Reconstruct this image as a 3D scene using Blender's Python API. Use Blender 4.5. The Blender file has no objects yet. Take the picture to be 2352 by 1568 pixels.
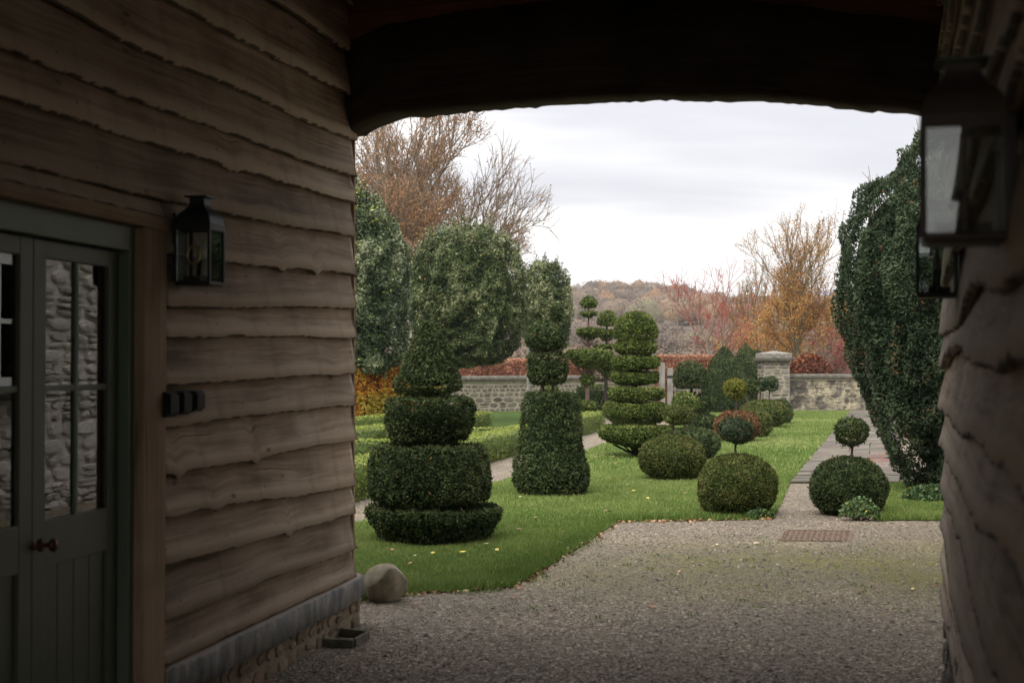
import bpy, bmesh, math, random
import numpy as np
from mathutils import Vector, Matrix
from mathutils.geometry import tessellate_polygon

# ------------------------------------------------------------------ camera, world, sun, exposure
S = bpy.context.scene
COL = S.collection
random.seed(7)
RNG = np.random.default_rng(11)
R = math.radians
F = 2352 * 50 / 36.0            # focal length in pixels of a 2352 x 1568 picture
EYE = 1.55
PITCH = math.atan(57 / F)

cam_d = bpy.data.cameras.new('camera')
cam = bpy.data.objects.new('camera', cam_d)
COL.objects.link(cam)
cam.location = (0, 0, EYE)
cam.rotation_euler = (R(90) + PITCH, 0, 0)
cam_d.sensor_width = 36
cam_d.lens = 50
cam_d.clip_start = 0.05
cam_d.clip_end = 6000
cam_d.dof.use_dof = True
cam_d.dof.focus_distance = 19
cam_d.dof.aperture_fstop = 3.9
S.camera = cam

SUN_EL, SUN_AZ = R(52), R(-150)   # high soft sun, behind-left of the camera
world = bpy.data.worlds.new('World')
S.world = world
world.use_nodes = True
nt = world.node_tree
for n in list(nt.nodes):
    nt.nodes.remove(n)
def wn(t, **kw):
    n = nt.nodes.new(t)
    for k, v in kw.items():
        setattr(n, k, v)
    return n
wout = wn('ShaderNodeOutputWorld')
wbg = wn('ShaderNodeBackground')
wsky = wn('ShaderNodeTexSky', sky_type='NISHITA', sun_disc=False)
wsky.sun_elevation = SUN_EL
wsky.sun_rotation = SUN_AZ
wtc = wn('ShaderNodeTexCoord')
wsep = wn('ShaderNodeSeparateXYZ')
nt.links.new(wtc.outputs['Generated'], wsep.inputs[0])
def wmath(op, a, b=None, clamp=False):
    m = wn('ShaderNodeMath', operation=op, use_clamp=clamp)
    for i, v in enumerate((a, b)):
        if v is None:
            continue
        if isinstance(v, (int, float)):
            m.inputs[i].default_value = v
        else:
            nt.links.new(v, m.inputs[i])
    return m.outputs[0]
wz = wmath('MAXIMUM', wsep.outputs[2], 0.0)
den = wmath('ADD', wz, 0.22)
wcomb = wn('ShaderNodeCombineXYZ')
nt.links.new(wmath('DIVIDE', wsep.outputs[0], den), wcomb.inputs[0])
nt.links.new(wmath('DIVIDE', wsep.outputs[1], den), wcomb.inputs[1])
def wnoise(scale, det, rough, off):
    mp = wn('ShaderNodeMapping')
    mp.inputs['Location'].default_value = off
    mp.inputs['Scale'].default_value = (0.33, 1.0, 1.0)
    nt.links.new(wcomb.outputs[0], mp.inputs[0])
    t = wn('ShaderNodeTexNoise')
    t.inputs['Scale'].default_value = scale
    t.inputs['Detail'].default_value = det
    t.inputs['Roughness'].default_value = rough
    t.inputs['Distortion'].default_value = 0.3
    nt.links.new(mp.outputs[0], t.inputs[0])
    return t.outputs['Fac']
cl = wmath('ADD', wmath('MULTIPLY', wnoise(1.05, 4, 0.5, (1.3, 5.1, 0)), 0.75), wmath('MULTIPLY', wnoise(3.0, 4, 0.55, (8.3, 2.2, 0)), 0.25))
wramp = wn('ShaderNodeValToRGB')
wramp.color_ramp.interpolation = 'EASE'
wramp.color_ramp.elements[0].position = 0.40
wramp.color_ramp.elements[0].color = (0.55, 0.548, 0.585, 1)
wramp.color_ramp.elements[1].position = 0.565
wramp.color_ramp.elements[1].color = (0.945, 0.925, 0.90, 1)
nt.links.new(cl, wramp.inputs[0])
# a standard overcast sky: brighter overhead than at the horizon
wov = wn('ShaderNodeVectorMath', operation='SCALE')
nt.links.new(wramp.outputs[0], wov.inputs[0])
nt.links.new(wmath('ADD', wmath('MULTIPLY', wmath('POWER', wz, 1.5), 1.5), 0.72), wov.inputs['Scale'])
wsk = wn('ShaderNodeVectorMath', operation='SCALE')
nt.links.new(wsky.outputs[0], wsk.inputs[0])
wsk.inputs['Scale'].default_value = 0.10
wmix = wn('ShaderNodeMix', data_type='RGBA')
wmix.inputs[0].default_value = 0.96
nt.links.new(wsk.outputs[0], wmix.inputs[6])
nt.links.new(wov.outputs[0], wmix.inputs[7])
nt.links.new(wmix.outputs[2], wbg.inputs[0])
wbg.inputs[1].default_value = 1.0
nt.links.new(wbg.outputs[0], wout.inputs[0])

sun_d = bpy.data.lights.new('sun', 'SUN')
sun_d.energy = 1.3
sun_d.angle = R(35)
sun_d.color = (1.0, 0.93, 0.82)
sun = bpy.data.objects.new('sun', sun_d)
COL.objects.link(sun)
sdir = Vector((math.sin(SUN_AZ) * math.cos(SUN_EL), math.cos(SUN_AZ) * math.cos(SUN_EL), math.sin(SUN_EL)))
sun.rotation_euler = sdir.to_track_quat('Z', 'Y').to_euler()

S.view_settings.view_transform = 'Standard'
S.view_settings.look = 'None'
S.view_settings.exposure = 0.92
S.view_settings.gamma = 1.0
S.view_settings.use_curve_mapping = False
S.render.engine = 'CYCLES'
S.cycles.max_bounces = 7
S.cycles.diffuse_bounces = 4
S.cycles.glossy_bounces = 3
S.cycles.transmission_bounces = 4
S.cycles.transparent_max_bounces = 8
S.cycles.caustics_reflective = False
S.cycles.caustics_refractive = False
S.cycles.use_denoising = True

# ------------------------------------------------------------------ pixel helpers (2352 x 1568 picture)
_f = Vector((0, math.cos(PITCH), math.sin(PITCH)))
_u = Vector((0, -math.sin(PITCH), math.cos(PITCH)))
CAM = Vector((0, 0, EYE))
def ray(px, py):
    return Vector((1, 0, 0)) * ((px - 1176) / F) + _u * (-(py - 784) / F) + _f
def g(px, py, h=0.0):
    d = ray(px, py)
    t = (h - EYE) / d.z
    return CAM + d * t
def at(px, py, Y):
    d = ray(px, py)
    return CAM + d * (Y / d.y)
def on_plane(px, py, p0, nrm):
    d = ray(px, py)
    t = (p0 - CAM).dot(nrm) / d.dot(nrm)
    return CAM + d * t

# ------------------------------------------------------------------ materials
MATS = {}
class NT:
    def __init__(self, name):
        self.m = bpy.data.materials.new(name)
        self.m.use_nodes = True
        self.t = self.m.node_tree
        self.b = self.t.nodes['Principled BSDF']
        self.o = self.t.nodes['Material Output']
        MATS[name] = self.m
    def n(self, typ, **kw):
        n = self.t.nodes.new(typ)
        for k, v in kw.items():
            setattr(n, k, v)
        return n
    def l(self, a, b):
        self.t.links.new(a, b)
    def attr(self, name, out='Fac'):
        a = self.n('ShaderNodeAttribute')
        a.attribute_name = name
        return a.outputs[out]
    def obj(self):
        return self.n('ShaderNodeTexCoord').outputs['Object']
    def pos(self):
        return self.n('ShaderNodeNewGeometry').outputs['Position']
    def rnd(self):
        return self.n('ShaderNodeObjectInfo').outputs['Random']
    def map(self, v, scale=(1, 1, 1), loc=(0, 0, 0), rot=(0, 0, 0)):
        m = self.n('ShaderNodeMapping')
        m.inputs['Scale'].default_value = scale
        m.inputs['Location'].default_value = loc
        m.inputs['Rotation'].default_value = rot
        self.l(v, m.inputs[0])
        return m.outputs[0]
    def noise(self, v, scale, det=4, rough=0.55, dist=0.0):
        t = self.n('ShaderNodeTexNoise')
        t.inputs['Scale'].default_value = scale
        t.inputs['Detail'].default_value = det
        t.inputs['Roughness'].default_value = rough
        t.inputs['Distortion'].default_value = dist
        self.l(v, t.inputs['Vector'])
        return t.outputs['Fac']
    def voro(self, v, scale, feature='F1', out='Distance'):
        t = self.n('ShaderNodeTexVoronoi')
        t.feature = feature
        t.inputs['Scale'].default_value = scale
        self.l(v, t.inputs['Vector'])
        return t.outputs[out]
    def ramp(self, fac, stops, interp='LINEAR'):
        r = self.n('ShaderNodeValToRGB')
        r.color_ramp.interpolation = interp
        e = r.color_ramp.elements
        while len(e) < len(stops):
            e.new(0.5)
        for el, (p, c) in zip(e, stops):
            el.position = p
            el.color = (*c, 1) if len(c) == 3 else c
        self.l(fac, r.inputs[0])
        return r.outputs[0]
    def math(self, op, a, b=None, clamp=False):
        m = self.n('ShaderNodeMath', operation=op, use_clamp=clamp)
        for i, v in enumerate((a, b)):
            if v is None:
                continue
            if isinstance(v, (int, float)):
                m.inputs[i].default_value = v
            else:
                self.l(v, m.inputs[i])
        return m.outputs[0]
    def mix(self, fac, a, b, blend='MIX'):
        m = self.n('ShaderNodeMix', data_type='RGBA', blend_type=blend)
        for i, v in ((0, fac), (6, a), (7, b)):
            if isinstance(v, (int, float)):
                m.inputs[i].default_value = v
            elif isinstance(v, tuple):
                m.inputs[i].default_value = (*v, 1) if len(v) == 3 else v
            else:
                self.l(v, m.inputs[i])
        return m.outputs[2]
    def bump(self, h, strength=0.3, dist=0.02):
        b = self.n('ShaderNodeBump')
        b.inputs['Strength'].default_value = strength
        b.inputs['Distance'].default_value = dist
        self.l(h, b.inputs['Height'])
        self.l(b.outputs[0], self.b.inputs['Normal'])
    def fin(self, col, rough=0.8, spec=0.3, metal=0.0):
        if isinstance(col, tuple):
            self.b.inputs['Base Color'].default_value = (*col, 1)
        else:
            self.l(col, self.b.inputs['Base Color'])
        if isinstance(rough, (int, float)):
            self.b.inputs['Roughness'].default_value = rough
        else:
            self.l(rough, self.b.inputs['Roughness'])
        self.b.inputs['Specular IOR Level'].default_value = spec
        self.b.inputs['Metallic'].default_value = metal
        return self.m

def grey(v):
    return (v, v, v)

def leaf_mat(name, stops, rough=0.55, spec=0.35, transl=0.0, patch=None):
    """tint attribute 0..1 picks the leaf colour; tint < 0 is bare twig wood inside the plant"""
    m = NT(name)
    t = m.attr('tint')
    c = m.ramp(t, stops)
    if patch:
        scale, col, lo, hi = patch
        f = m.ramp(m.noise(m.pos(), scale, 3), [(lo, grey(0)), (hi, grey(1))])
        c = m.mix(m.math('MULTIPLY', f, 0.8), c, col)
    twig = m.math('LESS_THAN', t, -0.01)
    c = m.mix(twig, c, (0.035, 0.028, 0.02))
    m.fin(c, rough, spec)
    if transl:
        tr = m.n('ShaderNodeBsdfTranslucent')
        m.l(c, tr.inputs[0])
        mx = m.n('ShaderNodeMixShader')
        mx.inputs[0].default_value = transl
        m.l(m.b.outputs[0], mx.inputs[1])
        m.l(tr.outputs[0], mx.inputs[2])
        m.l(mx.outputs[0], m.o.inputs[0])
    return m.m

# foliage
leaf_mat('yew', [(0, (0.020, 0.033, 0.014)), (0.45, (0.051, 0.072, 0.028)), (0.8, (0.094, 0.118, 0.046)), (0.95, (0.115, 0.140, 0.058)), (1, (0.19, 0.12, 0.06))], 0.65, 0.05)
leaf_mat('yew_blue', [(0, (0.021, 0.036, 0.020)), (0.5, (0.047, 0.070, 0.038)), (0.85, (0.078, 0.106, 0.056)), (0.96, (0.105, 0.130, 0.06)), (1, (0.17, 0.095, 0.05))], 0.65, 0.05)
leaf_mat('yew_big', [(0, (0.022, 0.036, 0.020)), (0.45, (0.050, 0.074, 0.040)), (0.8, (0.092, 0.124, 0.068)), (0.96, (0.135, 0.160, 0.082)), (1, (0.19, 0.11, 0.055))], 0.65, 0.05)
leaf_mat('yew_light', [(0, (0.034, 0.052, 0.014)), (0.45, (0.084, 0.116, 0.028)), (0.8, (0.138, 0.172, 0.046)), (1, (0.23, 0.22, 0.08))], 0.65, 0.05)
leaf_mat('yew_gold', [(0, (0.055, 0.066, 0.012)), (0.45, (0.125, 0.130, 0.022)), (0.8, (0.20, 0.18, 0.036)), (1, (0.30, 0.19, 0.07))], 0.65, 0.05)
leaf_mat('yew_rust', [(0, (0.050, 0.045, 0.016)), (0.45, (0.130, 0.072, 0.034)), (0.8, (0.20, 0.095, 0.05)), (1, (0.28, 0.14, 0.08))], 0.65, 0.05)
leaf_mat('yew_olive', [(0, (0.034, 0.050, 0.014)), (0.45, (0.078, 0.098, 0.028)), (0.8, (0.125, 0.135, 0.044)), (1, (0.23, 0.15, 0.07))], 0.65, 0.05)
leaf_mat('box', [(0, (0.055, 0.085, 0.016)), (0.4, (0.125, 0.175, 0.034)), (0.75, (0.24, 0.285, 0.055)), (0.96, (0.37, 0.385, 0.09)), (1, (0.34, 0.17, 0.06))], 0.5, 0.2)
leaf_mat('holly', [(0, (0.026, 0.042, 0.014)), (0.45, (0.072, 0.100, 0.034)), (0.78, (0.142, 0.168, 0.072)), (0.97, (0.31, 0.32, 0.18)), (1, (0.38, 0.32, 0.12))], 0.5, 0.14)
leaf_mat('holly_grey', [(0, (0.028, 0.046, 0.020)), (0.45, (0.076, 0.106, 0.050)), (0.78, (0.152, 0.182, 0.098)), (0.96, (0.31, 0.33, 0.20)), (1, (0.44, 0.48, 0.07))], 0.5, 0.14)
leaf_mat('beech_gold', [(0, (0.12, 0.038, 0.010)), (0.3, (0.28, 0.095, 0.016)), (0.55, (0.48, 0.19, 0.022)), (0.8, (0.55, 0.34, 0.04)), (1, (0.33, 0.30, 0.05))], 0.5, 0.2, 0.2)
leaf_mat('beech_copper', [(0, (0.13, 0.045, 0.022)), (0.4, (0.31, 0.115, 0.058)), (0.75, (0.48, 0.235, 0.135)), (1, (0.62, 0.41, 0.27))], 0.42, 0.3, 0.12)
leaf_mat('beech_dome', [(0, (0.065, 0.020, 0.011)), (0.5, (0.165, 0.052, 0.026)), (0.9, (0.31, 0.12, 0.05)), (1, (0.55, 0.28, 0.04))], 0.45, 0.25, 0.12)
leaf_mat('oak_brown', [(0, (0.18, 0.085, 0.040)), (0.5, (0.36, 0.185, 0.09)), (1, (0.52, 0.31, 0.16))], 0.6, 0.2, 0.3)
leaf_mat('oak_orange', [(0, (0.25, 0.11, 0.044)), (0.45, (0.46, 0.225, 0.085)), (0.8, (0.58, 0.33, 0.10)), (1, (0.62, 0.49, 0.13))], 0.55, 0.2, 0.3)
leaf_mat('plum_leaf', [(0, (0.07, 0.022, 0.035)), (0.6, (0.19, 0.048, 0.065)), (1, (0.40, 0.07, 0.07))], 0.55, 0.2, 0.2)
leaf_mat('bramble', [(0, (0.045, 0.085, 0.035)), (0.5, (0.11, 0.19, 0.075)), (0.85, (0.21, 0.30, 0.14)), (0.95, (0.30, 0.35, 0.16)), (1, (0.55, 0.46, 0.06))], 0.5, 0.3, 0.1)
leaf_mat('grass', [(0, (0.070, 0.122, 0.022)), (0.5, (0.148, 0.222, 0.052)), (0.85, (0.238, 0.310, 0.088)), (1, (0.42, 0.42, 0.18))], 0.55, 0.15, 0.25)
leaf_mat('litter', [(0, (0.17, 0.065, 0.03)), (0.4, (0.38, 0.19, 0.10)), (0.7, (0.52, 0.39, 0.24)), (0.85, (0.60, 0.50, 0.08)), (1, (0.68, 0.58, 0.45))], 0.6, 0.3)
leaf_mat('woodland', [(0, (0.085, 0.068, 0.056)), (0.35, (0.150, 0.118, 0.092)), (0.6, (0.195, 0.148, 0.105)), (0.8, (0.225, 0.138, 0.080)), (0.92, (0.150, 0.135, 0.085)), (1, (0.26, 0.225, 0.19))], 0.9, 0.05)

def bark_mat(name, a, b, scale=14, tip=None):
    m = NT(name)
    c = m.ramp(m.noise(m.map(m.pos(), (1, 1, 0.35)), scale, 6, 0.65), [(0.3, a), (0.7, b)])
    if tip:
        c = m.mix(m.attr('tint'), c, tip)
    m.bump(m.noise(m.map(m.pos(), (1, 1, 0.3)), scale * 3, 4), 0.5, 0.02)
    return m.fin(c, 0.9, 0.15)
bark_mat('bark', (0.045, 0.034, 0.026), (0.12, 0.09, 0.068))
bark_mat('bark_red', (0.09, 0.055, 0.045), (0.19, 0.125, 0.10), 30)
bark_mat('bark_dark', (0.022, 0.019, 0.015), (0.055, 0.045, 0.035))
bark_mat('bark_lichen', (0.09, 0.085, 0.07), (0.36, 0.36, 0.33), 26)
bark_mat('twig_grey', (0.11, 0.095, 0.07), (0.21, 0.18, 0.135), 3, (0.22, 0.175, 0.13))
bark_mat('twig_olive', (0.085, 0.075, 0.05), (0.19, 0.17, 0.11), 3, (0.17, 0.12, 0.06))
bark_mat('twig_red', (0.17, 0.14, 0.10), (0.30, 0.25, 0.18), 3, (0.33, 0.085, 0.065))

# weathered boards; attribute bw = (metres along, metres above lower edge, board number)
def board_mat(name, dark, mid, light, band=0.7, spec=0.2, bark=0.0, nails=False):
    m = NT(name)
    bw = m.attr('bw', 'Vector')
    sep = m.n('ShaderNodeSeparateXYZ')
    m.l(bw, sep.inputs[0])
    # grain drawn out along the board, swirling a little round knots
    warp = m.noise(m.map(bw, (2.2, 5.0, 3.3)), 1.0, 2, 0.5)
    wv = m.n('ShaderNodeCombineXYZ')
    m.l(sep.outputs[0], wv.inputs[0])
    m.l(m.math('ADD', sep.outputs[1], m.math('MULTIPLY', warp, 0.045)), wv.inputs[1])
    m.l(sep.outputs[2], wv.inputs[2])
    gv = wv.outputs[0]
    grain = m.noise(m.map(gv, (0.9, 30, 7)), 1.6, 6, 0.6, 0.3)
    fine = m.noise(m.map(gv, (2.0, 190, 7)), 1.0, 3, 0.55, 0.0)
    split = m.noise(m.map(gv, (0.9, 75, 5)), 1.0, 2, 0.5, 0.0)
    blot = m.noise(m.map(bw, (1.5, 2.6, 5)), 1.2, 3, 0.55)
    drip = m.noise(m.map(bw, (9.0, 1.1, 3)), 1.0, 1, 0.4)
    f = m.math('ADD', m.math('MULTIPLY', grain, 0.5), m.math('MULTIPLY', blot, 0.5))
    c = m.ramp(f, [(0.33, dark), (0.5, mid), (0.68, light)])
    c = m.mix(m.math('MULTIPLY', m.ramp(fine, [(0.45, grey(0)), (0.72, grey(1))]), 0.30), c, dark)
    c = m.mix(m.math('MULTIPLY', m.ramp(split, [(0.66, grey(0)), (0.74, grey(1))]), 0.55), c, tuple(x * 0.4 for x in dark))
    # the pale sun-bleached strip along every lower edge, then soft stains and knots
    edge = m.math('ADD', sep.outputs[1], m.math('MULTIPLY', m.noise(m.map(bw, (1.0, 0.2, 9)), 1.2, 1), -0.06))
    bandf = m.ramp(edge, [(0.015, grey(1)), (0.050, grey(0))])
    c = m.mix(m.math('MULTIPLY', bandf, band), c, light)
    c = m.mix(m.math('MULTIPLY', m.ramp(drip, [(0.55, grey(0)), (0.85, grey(1))]), 0.28), c, tuple(x * 0.6 for x in dark))
    k = m.voro(m.map(bw, (2.6, 6.5, 11)), 1.0)
    c = m.mix(m.math('MULTIPLY', m.ramp(k, [(0.02, grey(1)), (0.10, grey(0))]), 0.8), c, tuple(x * 0.35 for x in dark))
    if bark:  # ragged dark lower edge: bark remnants and the lap's shadow gap in colour
        rag = m.math('MULTIPLY', m.noise(m.map(bw, (6.0, 0.1, 9)), 1.5, 4, 0.65), bark)
        bk = m.math('LESS_THAN', m.math('ADD', sep.outputs[1], 0.001), m.math('SUBTRACT', rag, bark * 0.42))
        c = m.mix(m.math('MULTIPLY', bk, 0.85), c, (0.035, 0.024, 0.017))
    if nails:
        fu = m.math('SUBTRACT', m.math('FRACT', m.math('MULTIPLY', sep.outputs[0], 1.55)), 0.5)
        du = m.math('DIVIDE', fu, 1.55)
        dv = m.math('SUBTRACT', sep.outputs[1], 0.062)
        rr_ = m.math('SQRT', m.math('ADD', m.math('MULTIPLY', du, du), m.math('MULTIPLY', dv, dv)))
        c = m.mix(m.math('MULTIPLY', m.math('LESS_THAN', rr_, 0.0055), 0.8), c, (0.02, 0.017, 0.015))
    hv = m.n('ShaderNodeHueSaturation')
    m.l(c, hv.inputs['Color'])
    m.l(m.math('ADD', m.math('MULTIPLY', m.rnd(), 0.45), 0.78), hv.inputs['Value'])
    m.bump(m.math('SUBTRACT', m.math('ADD', m.math('MULTIPLY', grain, 0.6), m.math('MULTIPLY', fine, 0.5)), m.ramp(split, [(0.66, grey(0)), (0.74, grey(1))])), 0.55, 0.006)
    return m.fin(hv.outputs[0], 0.8, spec)
board_mat('board', (0.160, 0.110, 0.076), (0.355, 0.270, 0.198), (0.54, 0.44, 0.345), bark=0.030, nails=True)
board_mat('board_right', (0.25, 0.178, 0.125), (0.50, 0.39, 0.295), (0.68, 0.57, 0.455), bark=0.075, nails=True)
board_mat('oak_frame', (0.24, 0.162, 0.105), (0.40, 0.285, 0.195), (0.50, 0.385, 0.28), 0.0)
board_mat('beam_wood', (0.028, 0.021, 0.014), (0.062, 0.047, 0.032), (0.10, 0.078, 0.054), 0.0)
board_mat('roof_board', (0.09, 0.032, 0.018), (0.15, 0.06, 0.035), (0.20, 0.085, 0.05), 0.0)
board_mat('post_grey', (0.13, 0.115, 0.10), (0.26, 0.24, 0.215), (0.40, 0.38, 0.35), 0.0)

def simple(name, a, b, scale, rough=0.8, spec=0.3, metal=0, bump=0.0, bd=0.01, objrand=0.0, det=5):
    m = NT(name)
    p = m.obj()
    nz = m.noise(p, scale, det, 0.6)
    c = m.ramp(nz, [(0.3, a), (0.7, b)])
    if objrand:
        hv = m.n('ShaderNodeHueSaturation')
        m.l(c, hv.inputs['Color'])
        m.l(m.math('ADD', m.math('MULTIPLY', m.rnd(), objrand), 1 - objrand / 2), hv.inputs['Value'])
        c = hv.outputs[0]
    if bump:
        m.bump(m.noise(p, scale * 3, 5, 0.6), bump, bd)
    return m.fin(c, rough, spec, metal)
simple('door_green', (0.080, 0.096, 0.063), (0.095, 0.112, 0.075), 5, 0.42, 0.4)
simple('frame_green', (0.115, 0.150, 0.105), (0.135, 0.172, 0.122), 6, 0.45, 0.4)
simple('black_metal', (0.012, 0.012, 0.013), (0.022, 0.022, 0.022), 20, 0.5, 0.4)
simple('bronze_metal', (0.060, 0.048, 0.042), (0.10, 0.084, 0.076), 14, 0.55, 0.35, 0.3, 0.1)
simple('verdigris', (0.06, 0.085, 0.068), (0.13, 0.19, 0.155), 30, 0.8, 0.2)
simple('brass', (0.45, 0.36, 0.16), (0.6, 0.5, 0.26), 10, 0.3, 0.5, 0.9)
simple('copper_knob', (0.07, 0.022, 0.014), (0.11, 0.036, 0.022), 20, 0.4, 0.5, 0.4)
simple('bulb', (0.55, 0.53, 0.48), (0.6, 0.58, 0.53), 5, 0.15, 0.6)
simple('plastic_black', (0.012, 0.012, 0.012), (0.02, 0.02, 0.02), 10, 0.6, 0.15)
m = NT('boulder')
p = m.pos()
c = m.ramp(m.noise(p, 9, 6, 0.6), [(0.3, (0.17, 0.145, 0.10)), (0.55, (0.28, 0.24, 0.175)), (0.75, (0.40, 0.345, 0.265))])
c = m.mix(m.math('MULTIPLY', m.ramp(m.noise(p, 26, 5, 0.7), [(0.56, grey(0)), (0.64, grey(1))]), 0.55), c, (0.36, 0.31, 0.24))
c = m.mix(m.math('MULTIPLY', m.ramp(m.noise(p, 5, 3), [(0.5, grey(0)), (0.7, grey(1))]), 0.5), c, (0.085, 0.09, 0.05))
m.bump(m.noise(p, 60, 5, 0.65), 0.45, 0.006)
m.fin(c, 0.88, 0.2)
simple('timber_old', (0.085, 0.08, 0.06), (0.17, 0.16, 0.12), 18, 0.85, 0.2, 0, 0.3)
simple('mortar', (0.21, 0.18, 0.135), (0.32, 0.28, 0.215), 30, 0.95, 0.1, 0, 0.5, 0.01)
simple('mortar_pale', (0.24, 0.215, 0.165), (0.42, 0.38, 0.29), 6, 0.95, 0.1, 0, 0.6, 0.02)
simple('plinth_stone', (0.17, 0.125, 0.085), (0.36, 0.28, 0.20), 16, 0.9, 0.2, 0, 0.6, 0.012, 0.7)
simple('wall_stone', (0.095, 0.086, 0.074), (0.23, 0.20, 0.165), 7, 0.92, 0.15, 0, 0.7, 0.02, 0.9)
simple('pier_stone', (0.10, 0.092, 0.086), (0.26, 0.24, 0.215), 5, 0.92, 0.15, 0, 0.7, 0.02, 0.8)
simple('coping', (0.055, 0.052, 0.042), (0.16, 0.15, 0.12), 7, 0.95, 0.1, 0, 0.6, 0.02)
simple('cap_pale', (0.13, 0.12, 0.10), (0.33, 0.31, 0.28), 9, 0.95, 0.1, 0, 0.4, 0.02)
simple('whitewash', (0.50, 0.46, 0.41), (0.72, 0.68, 0.62), 5, 0.9, 0.2, 0, 0.8, 0.03, 0.35)
simple('white_paint', (0.70, 0.70, 0.68), (0.78, 0.78, 0.76), 4, 0.4, 0.4)
simple('slate_roof', (0.07, 0.075, 0.085), (0.13, 0.135, 0.15), 12, 0.7, 0.3)
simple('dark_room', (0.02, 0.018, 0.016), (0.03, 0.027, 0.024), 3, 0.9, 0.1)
simple('berry', (0.22, 0.010, 0.010), (0.32, 0.02, 0.015), 8, 0.35, 0.4)
simple('hill_grass', (0.10, 0.082, 0.066), (0.15, 0.12, 0.092), 0.12, 0.95, 0.1)
simple('field_grass', (0.12, 0.15, 0.06), (0.18, 0.2, 0.08), 0.08, 0.95, 0.1)
simple('far_ridge', (0.19, 0.23, 0.30), (0.24, 0.28, 0.35), 0.01, 0.95, 0.1)  # blue of the distant air put into the ridge's own colour

m = NT('plinth_cap')        # blue-grey slate cap with brownish weathered streaks
p = m.obj()
c = m.ramp(m.noise(m.map(p, (7, 7, 3.5)), 1.6, 6), [(0.34, (0.105, 0.108, 0.112)), (0.52, (0.185, 0.186, 0.186)), (0.72, (0.33, 0.31, 0.28))])
geo = m.n('ShaderNodeNewGeometry')
sp = m.n('ShaderNodeSeparateXYZ')
m.l(geo.outputs['Normal'], sp.inputs[0])
c = m.mix(m.ramp(sp.outputs[2], [(0.5, grey(0)), (0.85, grey(1))]), c, (0.25, 0.19, 0.15))
m.bump(m.noise(p, 25, 5), 0.5, 0.01)
m.fin(c, 0.7, 0.35)

m = NT('render_wall')       # old lime render, stained and flaking off dark rubble
p = m.pos()
n1 = m.noise(p, 1.7, 7, 0.62, 0.6)
n2 = m.noise(m.map(p, (1, 1, 2.2)), 6.0, 6, 0.65)
f = m.math('ADD', m.math('MULTIPLY', n1, 0.65), m.math('MULTIPLY', n2, 0.35))
c = m.ramp(f, [(0.41, (0.085, 0.078, 0.068)), (0.48, (0.16, 0.146, 0.122)), (0.53, (0.34, 0.30, 0.215)), (0.61, (0.54, 0.48, 0.35))])
c = m.mix(m.math('MULTIPLY', m.ramp(m.noise(p, 14, 4), [(0.5, grey(0)), (0.75, grey(1))]), 0.6), c, (0.12, 0.11, 0.09))
m.bump(m.math('ADD', f, m.math('MULTIPLY', n2, 0.6)), 0.9, 0.08)
m.fin(c, 0.95, 0.1)

m = NT('flag')              # sandstone flags
p = m.pos()
c = m.ramp(m.noise(p, 2.2, 6, 0.62), [(0.3, (0.075, 0.064, 0.046)), (0.55, (0.115, 0.098, 0.072)), (0.75, (0.17, 0.148, 0.115))])
hv = m.n('ShaderNodeHueSaturation')
m.l(c, hv.inputs['Color'])
m.l(m.math('ADD', m.math('MULTIPLY', m.rnd(), 0.45), 0.75), hv.inputs['Value'])
damp = m.ramp(m.noise(m.map(p, (1.0, 2.4, 1)), 1.0, 4), [(0.56, grey(0)), (0.64, grey(1))])
rr = m.math('SUBTRACT', 0.75, m.math('MULTIPLY', damp, 0.55))
m.bump(m.noise(p, 18, 5), 0.3, 0.01)
m.fin(hv.outputs[0], rr, 0.3)

m = NT('gravel')            # buff chippings with moss where rain reaches them
p = m.pos()
v = m.n('ShaderNodeTexVoronoi')
v.inputs['Scale'].default_value = 62
m.l(p, v.inputs['Vector'])
sepc = m.n('ShaderNodeSeparateColor')
m.l(v.outputs['Color'], sepc.inputs[0])
pale = m.ramp(sepc.outputs[0], [(0.0, (0.095, 0.075, 0.052)), (0.5, (0.20, 0.162, 0.116)), (0.85, (0.30, 0.248, 0.186)), (1.0, (0.50, 0.44, 0.36))])
sx = m.n('ShaderNodeSeparateXYZ')
m.l(p, sx.inputs[0])
c = pale
moss_n = m.noise(m.map(p, (1, 1, 1)), 0.75, 6, 0.7)
my = m.n('ShaderNodeMapRange')
my.inputs[1].default_value = 9.0; my.inputs[2].default_value = 10.2
m.l(sx.outputs[1], my.inputs[0])
my2 = m.n('ShaderNodeMapRange')
my2.inputs[1].default_value = 13.3; my2.inputs[2].default_value = 11.4
m.l(sx.outputs[1], my2.inputs[0])
mx_ = m.n('ShaderNodeMapRange')
mx_.inputs[1].default_value = -0.6; mx_.inputs[2].default_value = 1.8
m.l(sx.outputs[0], mx_.inputs[0])
mf = m.math('MULTIPLY', m.math('MULTIPLY', my.outputs[0], my2.outputs[0]), mx_.outputs[0])
mf = m.math('MULTIPLY', mf, m.ramp(m.math('ADD', m.math('MULTIPLY', moss_n, 0.6), m.math('MULTIPLY', m.noise(p, 16, 4, 0.7), 0.4)), [(0.37, grey(0)), (0.53, grey(1))]))
c = m.mix(m.math('MULTIPLY', mf, 0.95), c, (0.150, 0.140, 0.038))
c = m.mix(m.math('MULTIPLY', m.ramp(m.noise(p, 0.9, 5, 0.6), [(0.40, grey(1)), (0.62, grey(0))]), 0.35), c, (0.10, 0.092, 0.08))
h = m.math('SUBTRACT', 1.0, v.outputs['Distance'])
m.bump(h, 0.7, 0.012)
m.fin(c, 0.9, 0.2)

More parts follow.
